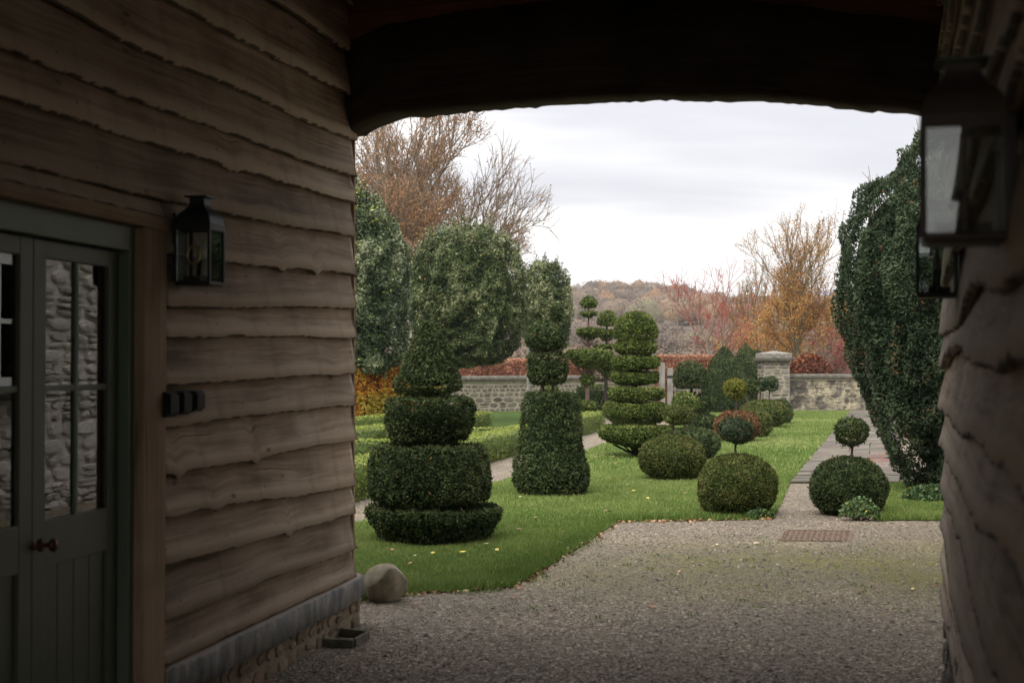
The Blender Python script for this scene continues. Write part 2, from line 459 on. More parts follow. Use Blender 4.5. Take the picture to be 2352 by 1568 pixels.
m = NT('pebble')
t = m.attr('tint')
m.fin(m.ramp(t, [(0, (0.05, 0.046, 0.042)), (0.35, (0.145, 0.120, 0.092)), (0.7, (0.25, 0.208, 0.158)), (0.93, (0.38, 0.325, 0.26)), (1, (0.60, 0.54, 0.46))]), 0.85, 0.25)

m = NT('soil')
p = m.pos()
m.bump(m.noise(p, 40, 5), 0.6, 0.02)
m.fin(m.ramp(m.noise(p, 3, 5), [(0.35, (0.035, 0.060, 0.014)), (0.65, (0.065, 0.105, 0.022))]), 0.95, 0.1)

m = NT('ground')
p = m.pos()
m.fin(m.ramp(m.noise(p, 0.15, 6), [(0.3, (0.10, 0.09, 0.05)), (0.7, (0.17, 0.15, 0.075))]), 0.95, 0.1)

m = NT('rust_plate')
p = m.obj()
m.bump(m.noise(p, 60, 3), 0.4, 0.004)
m.fin(m.ramp(m.noise(p, 22, 5), [(0.3, (0.105, 0.070, 0.050)), (0.6, (0.185, 0.130, 0.095)), (0.8, (0.27, 0.21, 0.16))]), 0.85, 0.25)

m = NT('glass')             # thin pane: reflects by angle, otherwise clear
fr = m.n('ShaderNodeFresnel')
fr.inputs['IOR'].default_value = 1.52
gl = m.n('ShaderNodeBsdfGlossy')
gl.inputs['Roughness'].default_value = 0.0
tr = m.n('ShaderNodeBsdfTransparent')
tr.inputs[0].default_value = (0.86, 0.89, 0.87, 1)
mx = m.n('ShaderNodeMixShader')
m.l(m.math('MULTIPLY', fr.outputs[0], 1.8, True), mx.inputs[0])
m.l(tr.outputs[0], mx.inputs[1])
m.l(gl.outputs[0], mx.inputs[2])
m.l(mx.outputs[0], m.o.inputs[0])

m = NT('dusty_glass')       # the same pane with a film of dust
fr = m.n('ShaderNodeFresnel')
fr.inputs['IOR'].default_value = 1.52
gl = m.n('ShaderNodeBsdfGlossy')
gl.inputs['Roughness'].default_value = 0.02
tr = m.n('ShaderNodeBsdfTransparent')
tr.inputs[0].default_value = (0.8, 0.82, 0.8, 1)
df = m.n('ShaderNodeBsdfDiffuse')
df.inputs[0].default_value = (0.35, 0.34, 0.31, 1)
mx0 = m.n('ShaderNodeMixShader')
m.l(m.math('MULTIPLY', m.ramp(m.noise(m.obj(), 9, 4), [(0.3, grey(0.03)), (0.7, grey(0.12))]), 1.0), mx0.inputs[0])
m.l(tr.outputs[0], mx0.inputs[1])
m.l(df.outputs[0], mx0.inputs[2])
mx = m.n('ShaderNodeMixShader')
m.l(m.math('MULTIPLY', fr.outputs[0], 1.8, True), mx.inputs[0])
m.l(mx0.outputs[0], mx.inputs[1])
m.l(gl.outputs[0], mx.inputs[2])
m.l(mx.outputs[0], m.o.inputs[0])

# ------------------------------------------------------------------ object helpers
def tag(o, label=None, cat=None, group=None, kind=None):
    if label: o['label'] = label
    if cat: o['category'] = cat
    if group: o['group'] = group
    if kind: o['kind'] = kind
    return o
def link(o, parent=None):
    COL.objects.link(o)
    if parent is not None:
        o.parent = parent
        o.matrix_parent_inverse = Matrix.Identity(4)
    return o
def thing(name, label, cat, loc=(0, 0, 0), group=None):
    o = bpy.data.objects.new(name, None)
    o.location = loc
    o.empty_display_size = 0.1
    link(o)
    return tag(o, label, cat, group)
def loc_of(parent):
    v = Vector((0, 0, 0))
    while parent is not None:
        v = v + Vector(parent.location)
        parent = parent.parent
    return v
def from_arrays(name, V, Q, mat, parent=None, tint=None, smooth=False, local=False, bw=None, tri=False):
    """V (n,3) world coordinates, Q (m,4) quads or (m,3) triangles, kept relative to the parent's origin"""
    V = np.asarray(V, dtype=np.float32)
    if parent is not None and not local:
        V = V - np.array(loc_of(parent), dtype=np.float32)
    Q = np.asarray(Q, dtype=np.int32)
    k = Q.shape[1]
    me = bpy.data.meshes.new(name)
    me.vertices.add(len(V))
    me.vertices.foreach_set('co', V.ravel())
    me.loops.add(Q.size)
    me.loops.foreach_set('vertex_index', Q.ravel())
    me.polygons.add(len(Q))
    me.polygons.foreach_set('loop_start', np.arange(0, Q.size, k, dtype=np.int32))
    if smooth:
        me.polygons.foreach_set('use_smooth', np.ones(len(Q), dtype=bool))
    if tint is not None:
        a = me.attributes.new('tint', 'FLOAT', 'POINT')
        a.data.foreach_set('value', np.asarray(tint, dtype=np.float32))
    if bw is not None:
        a = me.attributes.new('bw', 'FLOAT_VECTOR', 'POINT')
        a.data.foreach_set('vector', np.asarray(bw, dtype=np.float32).ravel())
    me.update(calc_edges=True)
    me.materials.append(MATS[mat])
    o = bpy.data.objects.new(name, me)
    return link(o, parent)
def bm_obj(name, bm, mat, parent=None, smooth=False, bevel=0.0, bw_fn=None):
    if bevel:
        bmesh.ops.bevel(bm, geom=bm.edges[:], offset=bevel, segments=2, affect='EDGES', profile=0.6)
    bmesh.ops.recalc_face_normals(bm, faces=bm.faces[:])
    off = loc_of(parent) if parent is not None else Vector((0, 0, 0))
    me = bpy.data.meshes.new(name)
    if bw_fn:
        bws = [bw_fn(v.co) for v in bm.verts]
    for v in bm.verts:
        v.co -= off
    bm.to_mesh(me)
    bm.free()
    if bw_fn:
        a = me.attributes.new('bw', 'FLOAT_VECTOR', 'POINT')
        a.data.foreach_set('vector', np.array(bws, dtype=np.float32).ravel())
    for p in me.polygons:
        p.use_smooth = smooth
    me.materials.append(MATS[mat])
    o = bpy.data.objects.new(name, me)
    return link(o, parent)
def box_bm(lo, hi, M=None, bm=None):
    bm = bm or bmesh.new()
    vs = []
    for z in (lo[2], hi[2]):
        for x, y in ((lo[0], lo[1]), (hi[0], lo[1]), (hi[0], hi[1]), (lo[0], hi[1])):
            co = Vector((x, y, z))
            vs.append(bm.verts.new(M @ co if M else co))
    for f in ((3, 2, 1, 0), (4, 5, 6, 7), (0, 1, 5, 4), (1, 2, 6, 5), (2, 3, 7, 6), (3, 0, 4, 7)):
        bm.faces.new([vs[i] for i in f])
    return bm
def lathe_bm(prof, seg=16, M=None, bm=None, square=False):
    """profile (r, z) turned about z; square=True keeps a square section"""
    bm = bm or bmesh.new()
    rings = []
    for r, z in prof:
        ring = []
        for k in range(4 if square else seg):
            a = 2 * math.pi * k / (4 if square else seg) + (math.pi / 4 if square else 0)
            rr = r * (math.sqrt(2) if square else 1)
            co = Vector((rr * math.cos(a), rr * math.sin(a), z))
            ring.append(bm.verts.new(M @ co if M else co))
        rings.append(ring)
    for a, b in zip(rings, rings[1:]):
        n = len(a)
        for k in range(n):
            bm.faces.new((a[k], a[(k + 1) % n], b[(k + 1) % n], b[k]))
    bm.faces.new(rings[0][::-1])
    bm.faces.new(rings[-1])
    return bm

# ------------------------------------------------------------------ numpy noise and foliage
def vnoise(P, seed=0):
    P = np.asarray(P, dtype=np.float64)
    I = np.floor(P).astype(np.int64)
    f = P - I
    f = f * f * (3 - 2 * f)
    def h(ix, iy, iz):
        n = (ix * 374761393 + iy * 668265263 + iz * 2147483647 + seed * 1274126177) & 0xffffffff
        n = ((n ^ (n >> 13)) * 1274126177) & 0xffffffff
        n = (n ^ (n >> 16)) & 0xffff
        return n / 65535.0
    out = 0
    for dx in (0, 1):
        wx = f[:, 0] if dx else 1 - f[:, 0]
        for dy in (0, 1):
            wy = f[:, 1] if dy else 1 - f[:, 1]
            for dz in (0, 1):
                wz_ = f[:, 2] if dz else 1 - f[:, 2]
                out = out + wx * wy * wz_ * h(I[:, 0] + dx, I[:, 1] + dy, I[:, 2] + dz)
    return out
def unit(A):
    return A / np.maximum(np.linalg.norm(A, axis=1, keepdims=True), 1e-9)

def leaves(P, N, length, width, spread=0.7, up=0.0, flat=0.0):
    """kite-shaped leaf faces at P pointing along N with random spread; a share `flat` of them turns its face outwards"""
    n = len(P)
    D = unit(N + spread * RNG.normal(size=(n, 3)) + np.array([0, 0, up]))
    W = unit(np.cross(D, RNG.normal(size=(n, 3))))
    if flat:
        k = RNG.uniform(0, 1, n) < flat
        Nk = unit(unit(N[k]) + spread * 0.55 * RNG.normal(size=(k.sum(), 3)))
        Dk = unit(np.cross(Nk, RNG.normal(size=(k.sum(), 3))))
        D[k] = Dk
        W[k] = unit(np.cross(Nk, Dk))
    L = (length * RNG.uniform(0.6, 1.3, n))[:, None]
    w = (width * RNG.uniform(0.7, 1.25, n))[:, None]
    B = P - D * L * 0.35
    T = P + D * L * 0.65
    M = P + D * L * 0.1
    V = np.stack([B, M + W * w * 0.5, T, M - W * w * 0.5], 1).reshape(-1, 3)
    Q = np.arange(4 * n).reshape(n, 4)
    return V, Q

def revolve_core(prof, c, inset=0.07, seg=30):
    zs = [z for _, z in prof]
    zm, zh = (min(zs) + max(zs)) / 2, (max(zs) - min(zs)) / 2
    rm = max(r for r, _ in prof)
    ins = min(inset, 0.3 * rm, 0.35 * zh)
    prof = [(max(r - ins, 0.0), zm + (z - zm) * (1 - ins / zh)) for r, z in prof]
    V, Q = [], []
    for r, z in prof:
        for k in range(seg):
            a = 2 * math.pi * k / seg
            V.append((c[0] + r * math.cos(a), c[1] + r * math.sin(a), z))
    for i in range(len(prof) - 1):
        for k in range(seg):
            Q.append((i * seg + k, i * seg + (k + 1) % seg, (i + 1) * seg + (k + 1) % seg, (i + 1) * seg + k))
    return np.array(V), np.array(Q)

def sample_revolve(prof, c, n):
    p = np.array(prof, dtype=float)
    r0, r1, z0, z1 = p[:-1, 0], p[1:, 0], p[:-1, 1], p[1:, 1]
    sl = np.hypot(r1 - r0, z1 - z0)
    A = math.pi * (r0 + r1) * sl
    idx = RNG.choice(len(A), n, p=A / A.sum())
    t = RNG.uniform(0, 1, n)
    a0, a1 = r0[idx], r1[idx]
    # uniform on the cone: weight by radius
    den_ = np.where(np.abs(a1 - a0) > 1e-6, a1 - a0, 1)
    tt = np.where(np.abs(a1 - a0) > 1e-6, (np.sqrt(a0 ** 2 + t * (a1 ** 2 - a0 ** 2)) - a0) / den_, t)
    r = a0 + (a1 - a0) * tt
    z = z0[idx] + (z1 - z0)[idx] * tt
    th = RNG.uniform(0, 2 * math.pi, n)
    P = np.stack([c[0] + r * np.cos(th), c[1] + r * np.sin(th), z], 1)
    nr = (z1 - z0)[idx] / sl[idx]
    nz = -(r1 - r0)[idx] / sl[idx]
    N = np.stack([nr * np.cos(th), nr * np.sin(th), nz], 1)
    area = A.sum()
    return P, N, area

def clipped(name, prof, c, parent, mat, leaf=0.035, wid=0.011, dens=2600, bump=0.022, bscale=11, spread=0.65, tip=0.03, seed=0,
            shag=0.0, up=0.12, toplight=0.10, tintbias=0.0, lumpy=0.03):
    """one clipped evergreen mass of revolution: dense short shoots over a twiggy core"""
    P, N, area = sample_revolve(prof, c, 10)
    n = int(area * dens)
    P, N, _ = sample_revolve(prof, c, n)
    b = vnoise(P * bscale + seed * 7.3, seed) - 0.5
    big = vnoise(P * 2.6 + seed * 3.1, seed + 5) - 0.5
    P = P + N * ((b * 2 * bump) + big * 2 * lumpy + RNG.normal(0, 0.006, n) - RNG.uniform(0, 1, n) ** 2 * bump * 1.2 + (RNG.uniform(0, 1, n) > 0.965) * shag)[:, None]
    # wisps that outgrew the clipping
    V, Q = leaves(P, N, leaf * 1.25, wid * 1.6, spread, up, 0.35)
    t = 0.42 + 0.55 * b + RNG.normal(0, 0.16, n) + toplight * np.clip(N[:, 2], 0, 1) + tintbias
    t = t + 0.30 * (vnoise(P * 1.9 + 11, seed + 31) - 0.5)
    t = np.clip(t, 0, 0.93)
    worn = vnoise(P * 4.2 + 3, seed + 41)
    t = np.where(RNG.uniform(0, 1, n) < 0.008 + 0.35 * np.clip(worn - 0.72, 0, 1), 1.0, t)
    tint = np.repeat(t, 4)
    Vc, Qc = revolve_core(prof, c, bump * 1.6 + lumpy * 0.8 + leaf * 0.5)
    zmid = (prof[0][1] + prof[-1][1]) / 2
    V = np.vstack([V, Vc])
    Q = np.vstack([Q, Qc + 4 * n])
    tint = np.concatenate([tint, np.full(len(Vc), 0.0)])
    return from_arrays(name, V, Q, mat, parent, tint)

def tubes(segs, sides=5):
    """segs: array (n, 8): p0 xyz, r0, p1 xyz, r1"""
    A = np.asarray(segs, dtype=float)
    p0, r0, p1, r1 = A[:, 0:3], A[:, 3], A[:, 4:7], A[:, 7]
    D = unit(p1 - p0)
    ref = np.where(np.abs(D[:, 2:3]) > 0.9, np.array([[1.0, 0, 0]]), np.array([[0, 0, 1.0]]))
    X = unit(np.cross(D, ref))
    Y = np.cross(D, X)
    n = len(A)
    a = np.arange(sides) * 2 * math.pi / sides
    ring = X[:, None, :] * np.cos(a)[None, :, None] + Y[:, None, :] * np.sin(a)[None, :, None]
    V = np.concatenate([p0[:, None, :] + ring * r0[:, None, None], p1[:, None, :] + ring * r1[:, None, None]], 1).reshape(-1, 3)
    base = (np.arange(n) * 2 * sides)[:, None]
    k = np.arange(sides)
    k2 = (k + 1) % sides
    Q = np.stack([base + k, base + k2, base + sides + k2, base + sides + k], 2).reshape(-1, 4)
    return V, Q

# ------------------------------------------------------------------ ground, yard, lawn, path
def sheet(name, pts, h, mat, kind='structure'):
    bm = bmesh.new()
    vs = [bm.verts.new((x, y, h)) for x, y in pts]
    for tri in tessellate_polygon([[Vector((x, y, 0)) for x, y in pts]]):
        bm.faces.new([vs[i] for i in tri])
    o = bm_obj(name, bm, mat)
    for p in o.data.polygons:
        if p.normal.z < 0:
            p.flip()
    return tag(o, kind=kind)
def gp(px, py):
    v = g(px, py)
    return (v.x, v.y)
sheet('ground', [(-1500, -60), (1500, -60), (1500, 2050), (-1500, 2050)], -0.012, 'ground')
sheet('gravel_yard', [(-14, -7), (16, -7), (16, 46), (-14, 46)], 0.0, 'gravel')

LAWN = [gp(560, 1400), gp(800, 1384), gp(935, 1366), gp(1180, 1350), gp(1235, 1318), gp(1330, 1258), gp(1420, 1199), gp(1600, 1196), gp(1775, 1192), gp(1798, 1150), gp(1815, 1110),
        gp(1880, 1030), gp(1953, 945), gp(1800, 944), (3.6, 51), (2.2, 47), gp(1560, 972), gp(1395, 1018), gp(1175, 1098), gp(1000, 1150), gp(790, 1212), gp(560, 1285)]
def ragged(poly, i0, i1, amp=0.035):
    out = []
    rr = random.Random(9)
    for i, p in enumerate(poly):
        out.append(p)
        if i0 <= i < i1:
            q = poly[i + 1]
            L = math.hypot(q[0] - p[0], q[1] - p[1])
            k = int(L / 0.09)
            for j in range(1, k):
                t = j / k
                a = amp * (math.sin(j * 0.7 + i) * 0.6 + rr.gauss(0, .6))
                out.append((p[0] + (q[0] - p[0]) * t + a * 0.6, p[1] + (q[1] - p[1]) * t + a))
    return out
EDGE0 = LAWN[1:8]
LAWN = ragged(LAWN, 1, 9)
lawn = sheet('lawn', LAWN, 0.009, 'soil')
LAWN_R = [gp(2005, 1197), gp(2250, 1195), gp(2250, 1108), gp(2080, 1108), gp(2040, 1112), gp(2030, 1150)]
LAWN_R = ragged(LAWN_R, 0, 1)
lawn_r = sheet('lawn', LAWN_R, 0.009, 'soil')
PATH_L0, PATH_L1 = Vector((*gp(1815, 1110), 0)), Vector((*gp(1955, 941), 0))

def in_poly(X, Y, poly):
    inside = np.zeros(len(X), dtype=bool)
    n = len(poly)
    for i in range(n):
        x0, y0 = poly[i]
        x1, y1 = poly[(i + 1) % n]
        c = ((y0 > Y) != (y1 > Y)) & (X < (x1 - x0) * (Y - y0) / (y1 - y0 + 1e-12) + x0)
        inside ^= c
    return inside
def edge_dist(X, Y, pts):
    d = np.full(len(X), 1e9)
    for (x0, y0), (x1, y1) in zip(pts, pts[1:]):
        vx, vy = x1 - x0, y1 - y0
        t = np.clip(((X - x0) * vx + (Y - y0) * vy) / (vx * vx + vy * vy), 0, 1)
        d = np.minimum(d, np.hypot(X - x0 - t * vx, Y - y0 - t * vy))
    return d
def grass(name, poly, y0, y1, dens, blade, wid, long_edge=None):
    xs = [p[0] for p in poly]
    lo, hi = min(xs), max(xs)
    n = int((hi - lo) * (y1 - y0) * dens)
    X = RNG.uniform(lo, hi, n)
    Y = RNG.uniform(y0, y1, n)
    k = in_poly(X, Y, poly) & (np.abs(X / Y) < 0.5)
    X, Y = X[k], Y[k]
    P = np.stack([X, Y, np.zeros(len(X))], 1)
    big = vnoise(P * 0.9, 3)
    mid = vnoise(P * 4.0, 4)
    L = blade * (0.55 + 0.9 * mid) * RNG.uniform(0.6, 1.3, len(X))
    t = 0.16 + 0.34 * big + 0.34 * vnoise(P * 0.35, 9) + 0.24 * mid + RNG.normal(0, 0.16, len(X))
    if long_edge is not None:
        d = edge_dist(X, Y, long_edge)
        e = np.clip(1 - d / 0.55, 0, 1)
        L = L * (1 + 1.1 * e * (0.5 + mid))
        t = t - 0.22 * e
    D = unit(np.stack([RNG.normal(0, 0.45, len(X)), RNG.normal(0, 0.45, len(X)), np.ones(len(X))], 1))
    W = unit(np.cross(D, RNG.normal(size=(len(X), 3))))
    B = P + np.array([0, 0, 0.006])
    T = B + D * L[:, None]
    V = np.stack([B - W * wid / 2, B + W * wid / 2, T], 1).reshape(-1, 3)
    Q = np.arange(3 * len(X)).reshape(-1, 3)
    t = np.where(RNG.uniform(0, 1, len(t)) < 0.015, 1.0, np.clip(t, 0, 0.93))
    o = from_arrays(name, V, Q, 'grass', None, np.repeat(t, 3))
    return tag(o, kind='stuff')
NEAR_EDGE = EDGE0 + [gp(1775, 1192)]
grass('lawn_grass', LAWN, 8.2, 13.5, 7000, 0.034, 0.0065, NEAR_EDGE)
grass('lawn_grass', LAWN, 13.5, 21, 3200, 0.040, 0.010, NEAR_EDGE)
grass('lawn_grass', LAWN, 21, 52, 520, 0.05, 0.026)
grass('lawn_grass', LAWN_R, 13.5, 20, 3200, 0.042, 0.010, [gp(2005, 1197), gp(2250, 1195)])

# tufts and creeping weeds along the ragged near edge and in the gravel
def tufts(name, spots, blade, wid, n_each, r):
    Ps = []
    for x, y in spots:
        k = RNG.integers(n_each // 2, n_each)
        a = RNG.normal(0, r, (k, 2))
        Ps.append(np.stack([x + a[:, 0], y + a[:, 1], np.zeros(k)], 1))
    P = np.vstack(Ps)
    V, Q = leaves(P + np.array([0, 0, 0.012]), np.tile([0, 0, 1.0], (len(P), 1)), blade, wid, 0.55)
    o = from_arrays(name, V, Q, 'grass', None, np.repeat(np.clip(RNG.normal(0.55, 0.2, len(P)), 0, 0.95), 4))
    return tag(o, kind='stuff')
sp_ = []
for i in range(70):
    k = random.randrange(len(NEAR_EDGE) - 1)
    t = random.random()
    a, b = NEAR_EDGE[k], NEAR_EDGE[k + 1]
    sp_.append((a[0] + (b[0] - a[0]) * t + random.gauss(0, .03), a[1] + (b[1] - a[1]) * t - abs(random.gauss(0, .10))))
for px, py in ((1515, 1280), (1540, 1278), (1590, 1285), (1380, 1300), (1440, 1300), (1290, 1345), (1130, 1400), (1045, 1412), (1620, 1265), (1225, 1400), (850, 1452), (1255, 1330), (1360, 1420), (1900, 1412), (1700, 1380), (1480, 1330), (1980, 1350)):
    sp_.append(gp(px, py))
for i in range(34):
    sp_.append(gp(random.gauss(1650, 260), random.uniform(1225, 1420)))
tufts('gravel_weeds', sp_, 0.028, 0.008, 14, 0.03)

# flagstone path
path_base = sheet('stone_path', [(PATH_L0.x, PATH_L0.y), (PATH_L0.x + 1.56, PATH_L0.y), (PATH_L1.x + 1.56, PATH_L1.y), (PATH_L1.x, PATH_L1.y)], 0.006, 'soil')
def path_pt(s, w):
    d = (PATH_L1 - PATH_L0)
    return PATH_L0 + d * s + Vector((w, 0, 0))
plen = (PATH_L1 - PATH_L0).length
y = 0.0
while y < plen - 0.3:
    dep = random.uniform(0.5, 0.95)
    y1 = min(y + dep, plen)
    cuts = [0, random.uniform(0.5, 1.05), 1.55] if random.random() < 0.8 else [0, random.uniform(0.4, 0.6), random.uniform(0.95, 1.15), 1.55]
    for a, b in zip(cuts, cuts[1:]):
        bm = bmesh.new()
        e = 0.009
        cs = [path_pt((y + e) / plen, a + e), path_pt((y + e) / plen, b - e), path_pt((y1 - e) / plen, b - e), path_pt((y1 - e) / plen, a + e)]
        tz = [0.028 + random.uniform(-0.006, 0.006) for _ in range(4)]
        cs = [Vector((c.x + random.uniform(-.008, .008), c.y + random.uniform(-.008, .008), 0)) for c in cs]
        lo = [bm.verts.new((c.x, c.y, 0.007)) for c in cs]
        hi = [bm.verts.new((c.x, c.y, z)) for c, z in zip(cs, tz)]
        bm.faces.new(hi)
        for i in range(4):
            bm.faces.new((lo[i], lo[(i + 1) % 4], hi[(i + 1) % 4], hi[i]))
        bm_obj('flagstone', bm, 'flag', path_base)
    y = y1

# loose chippings lying in the yard
def pebbles(name, n, y0, y1, size, seed, tb=0.5):
    Y = RNG.uniform(y0, y1, n)
    X = RNG.uniform(-0.4, 0.345, n) * Y
    k = ~in_poly(X, Y, LAWN) & ~in_poly(X, Y, LAWN_R)
    X, Y = X[k], Y[k]
    n = len(X)
    s = size * RNG.uniform(0.45, 1.2, n)
    oct_ = np.array([(1, 0, 0), (0, 1, 0), (-1, 0, 0), (0, -1, 0), (0, 0, 0.8), (0, 0, -0.3)], dtype=float)
    a = RNG.uniform(0, 6.28, n)
    J = RNG.uniform(0.6, 1.3, (n, 6, 1))
    V = oct_[None] * J * s[:, None, None]
    V[:, :, 0] *= RNG.uniform(0.8, 1.5, n)[:, None]
    x = V[:, :, 0] * np.cos(a)[:, None] - V[:, :, 1] * np.sin(a)[:, None]
    y_ = V[:, :, 0] * np.sin(a)[:, None] + V[:, :, 1] * np.cos(a)[:, None]
    V = np.stack([x + X[:, None], y_ + Y[:, None], V[:, :, 2] * 0.7 + 0.002], 2).reshape(-1, 3)
    T = np.array([(0, 1, 4), (1, 2, 4), (2, 3, 4), (3, 0, 4)])
    Q = (np.arange(n)[:, None, None] * 6 + T[None]).reshape(-1, 3)
    t = np.clip(RNG.normal(tb - 0.13, 0.24, n), 0, 1)
    return tag(from_arrays(name, V, Q, 'pebble', None, np.repeat(t, 6)), kind='stuff')
pebbles('gravel_chippings', 46000, 6.2, 11.0, 0.0070, 1)
pebbles('gravel_chippings', 40000, 11.0, 17.0, 0.010, 2)
pebbles('gravel_chippings', 1500, 6.4, 14.5, 0.017, 3, 0.40)

# ------------------------------------------------------------------ the two barns and the passage roof
C0 = g(795, 1437)                                   # foot of the left barn's corner
TH = R(11.2)
dirA = Vector((math.sin(TH), math.cos(TH), 0))      # along the left wall, away from the camera
nL = Vector((math.cos(TH), -math.sin(TH), 0))       # out of the left wall into the passage
def WL(u, n, h):                                    # u metres from the corner towards the camera
    return C0 - dirA * u + nL * n + Vector((0, 0, h))
def wl(px, py, n=0.0):
    p = on_plane(px, py, C0 + nL * n, nL)
    return (C0 - p).dot(dirA), p.z
ML = Matrix(((-dirA.x, nL.x, 0, C0.x), (-dirA.y, nL.y, 0, C0.y), (0, 0, 1, 0), (0, 0, 0, 1)))

RA, RB = Vector((1.05, 2.92, 0)), Vector((2.145, 6.95, 0))
dirR = (RB - RA).normalized()
nR = Vector((-dirR.y, dirR.x, 0))                   # out of the right wall into the passage (to the left)
MR = Matrix(((-dirR.x, nR.x, 0, RB.x), (-dirR.y, nR.y, 0, RB.y), (0, 0, 1, 0), (0, 0, 0, 1)))
def wr(px, py, n=0.0):
    p = on_plane(px, py, RB + nR * n, nR)
    return (RB - p).dot(dirR), p.z

BOARD_NO = [0]
def waney_board(parent, M, u0, u1, hb, ht, mat, amp=0.018, n0=0.010, n1=0.066, thick=0.034, notch=(), step=0.045, name='board'):
    """hb: function u -> lower edge height; ht: function u -> upper edge height"""
    BOARD_NO[0] += 1
    no = BOARD_NO[0]
    N = max(4, int((u1 - u0) / step))
    us = np.linspace(u0, u1, N + 1)
    q = np.stack([us * 2.2 + no * 13.1, np.full(N + 1, no * 3.7), np.zeros(N + 1)], 1)
    q2 = q * np.array([4.3, 1, 1]) + 9
    wob = (vnoise(q * np.array([0.45, 1, 1]), no) - 0.5) * 2.2 * amp + (vnoise(q2 * np.array([0.4, 1, 1]), no + 50) - 0.5) * amp * 0.55 + (vnoise(q * np.array([9, 1, 1]), no + 90) - 0.5) * amp * 0.25
    for cu, dep, wd in notch:
        wob -= dep * np.exp(-((us - cu) / wd) ** 2)
    warp = (vnoise(q * 0.6 + 4, no + 20) - 0.5) * 0.012
    rows = 6
    V, BW = [], []
    for i, u in enumerate(us):
        b = hb(u) + wob[i]
        t = ht(u)
        for k in range(rows):
            f = k / (rows - 1)
            z = b + (t - b) * f
            n = n1 + (n0 - n1) * f + warp[i] * (1 - f) + 0.003 * math.sin(f * 7 + no)
            V.append(M @ Vector((u, n, z)))
            BW.append((u + no * 3.3, z - b, no * 1.7))
        # rounded waney lower edge and back
        nb = n1 + warp[i]
        V.append(M @ Vector((u, nb - thick * 0.45, b - 0.006)))
        BW.append((u + no * 3.3, 0.0, no * 1.7))
        V.append(M @ Vector((u, nb - thick, b + 0.006)))
        BW.append((u + no * 3.3, 0.25, no * 1.7))
        V.append(M @ Vector((u, n0 - 0.010, t)))
        BW.append((u + no * 3.3, 0.25, no * 1.7))
    m_ = rows + 3
    Q = []
    order = [rows - 1 - k for k in range(rows)] + [rows, rows + 1, rows + 2]
    for i in range(N):
        for a, b in zip(order, order[1:] + order[:1]):
            Q.append((i * m_ + a, i * m_ + b, (i + 1) * m_ + b, (i + 1) * m_ + a))
    # end caps as quads strips
    for i in (0, N):
        b0 = i * m_
        for k in range(rows - 1):
            pass
        Q.append((b0 + 0, b0 + rows, b0 + rows + 1, b0 + 1))
        Q.append((b0 + 1, b0 + rows + 1, b0 + rows + 2, b0 + rows - 1))
        Q.append((b0 + 1, b0 + 2, b0 + 3, b0 + rows - 1))
    return from_arrays(name, np.array([tuple(v) for v in V]), np.array(Q), mat, parent, bw=np.array(BW))

def wood_box(name, lo, hi, M, mat, parent, bevel=0.004):
    BOARD_NO[0] += 1
    no = BOARD_NO[0]
    ext = [hi[i] - lo[i] for i in range(3)]
    ax = ext.index(max(ext))
    Mi = M.inverted()
    def f(co):
        c = Mi @ co
        o_ = [c[i] for i in range(3) if i != ax]
        return (c[ax] + no * 2.3, o_[0] + o_[1] * 0.7 + 0.3, no * 1.3)
    return bm_obj(name, box_bm(lo, hi, M), mat, parent, bevel=bevel, bw_fn=f)
def plain_box(name, lo, hi, M, mat, parent, bevel=0.0):
    return bm_obj(name, box_bm(lo, hi, M), mat, parent, bevel=bevel)

barn = thing('timber_barn', 'waney-edged timber barn wall with green glazed doors on a stone plinth', 'barn', C0)
u_j0, _ = wl(345, 900)          # jamb, corner side
u_j1, _ = wl(293, 900)          # jamb, door side
UDL = u_j1 + 1.42               # other side of the door opening (outside the picture)
LINT = wl(320, 527)[1]          # underside of the lintel band = top of jamb
LINT_T = LINT + 0.055

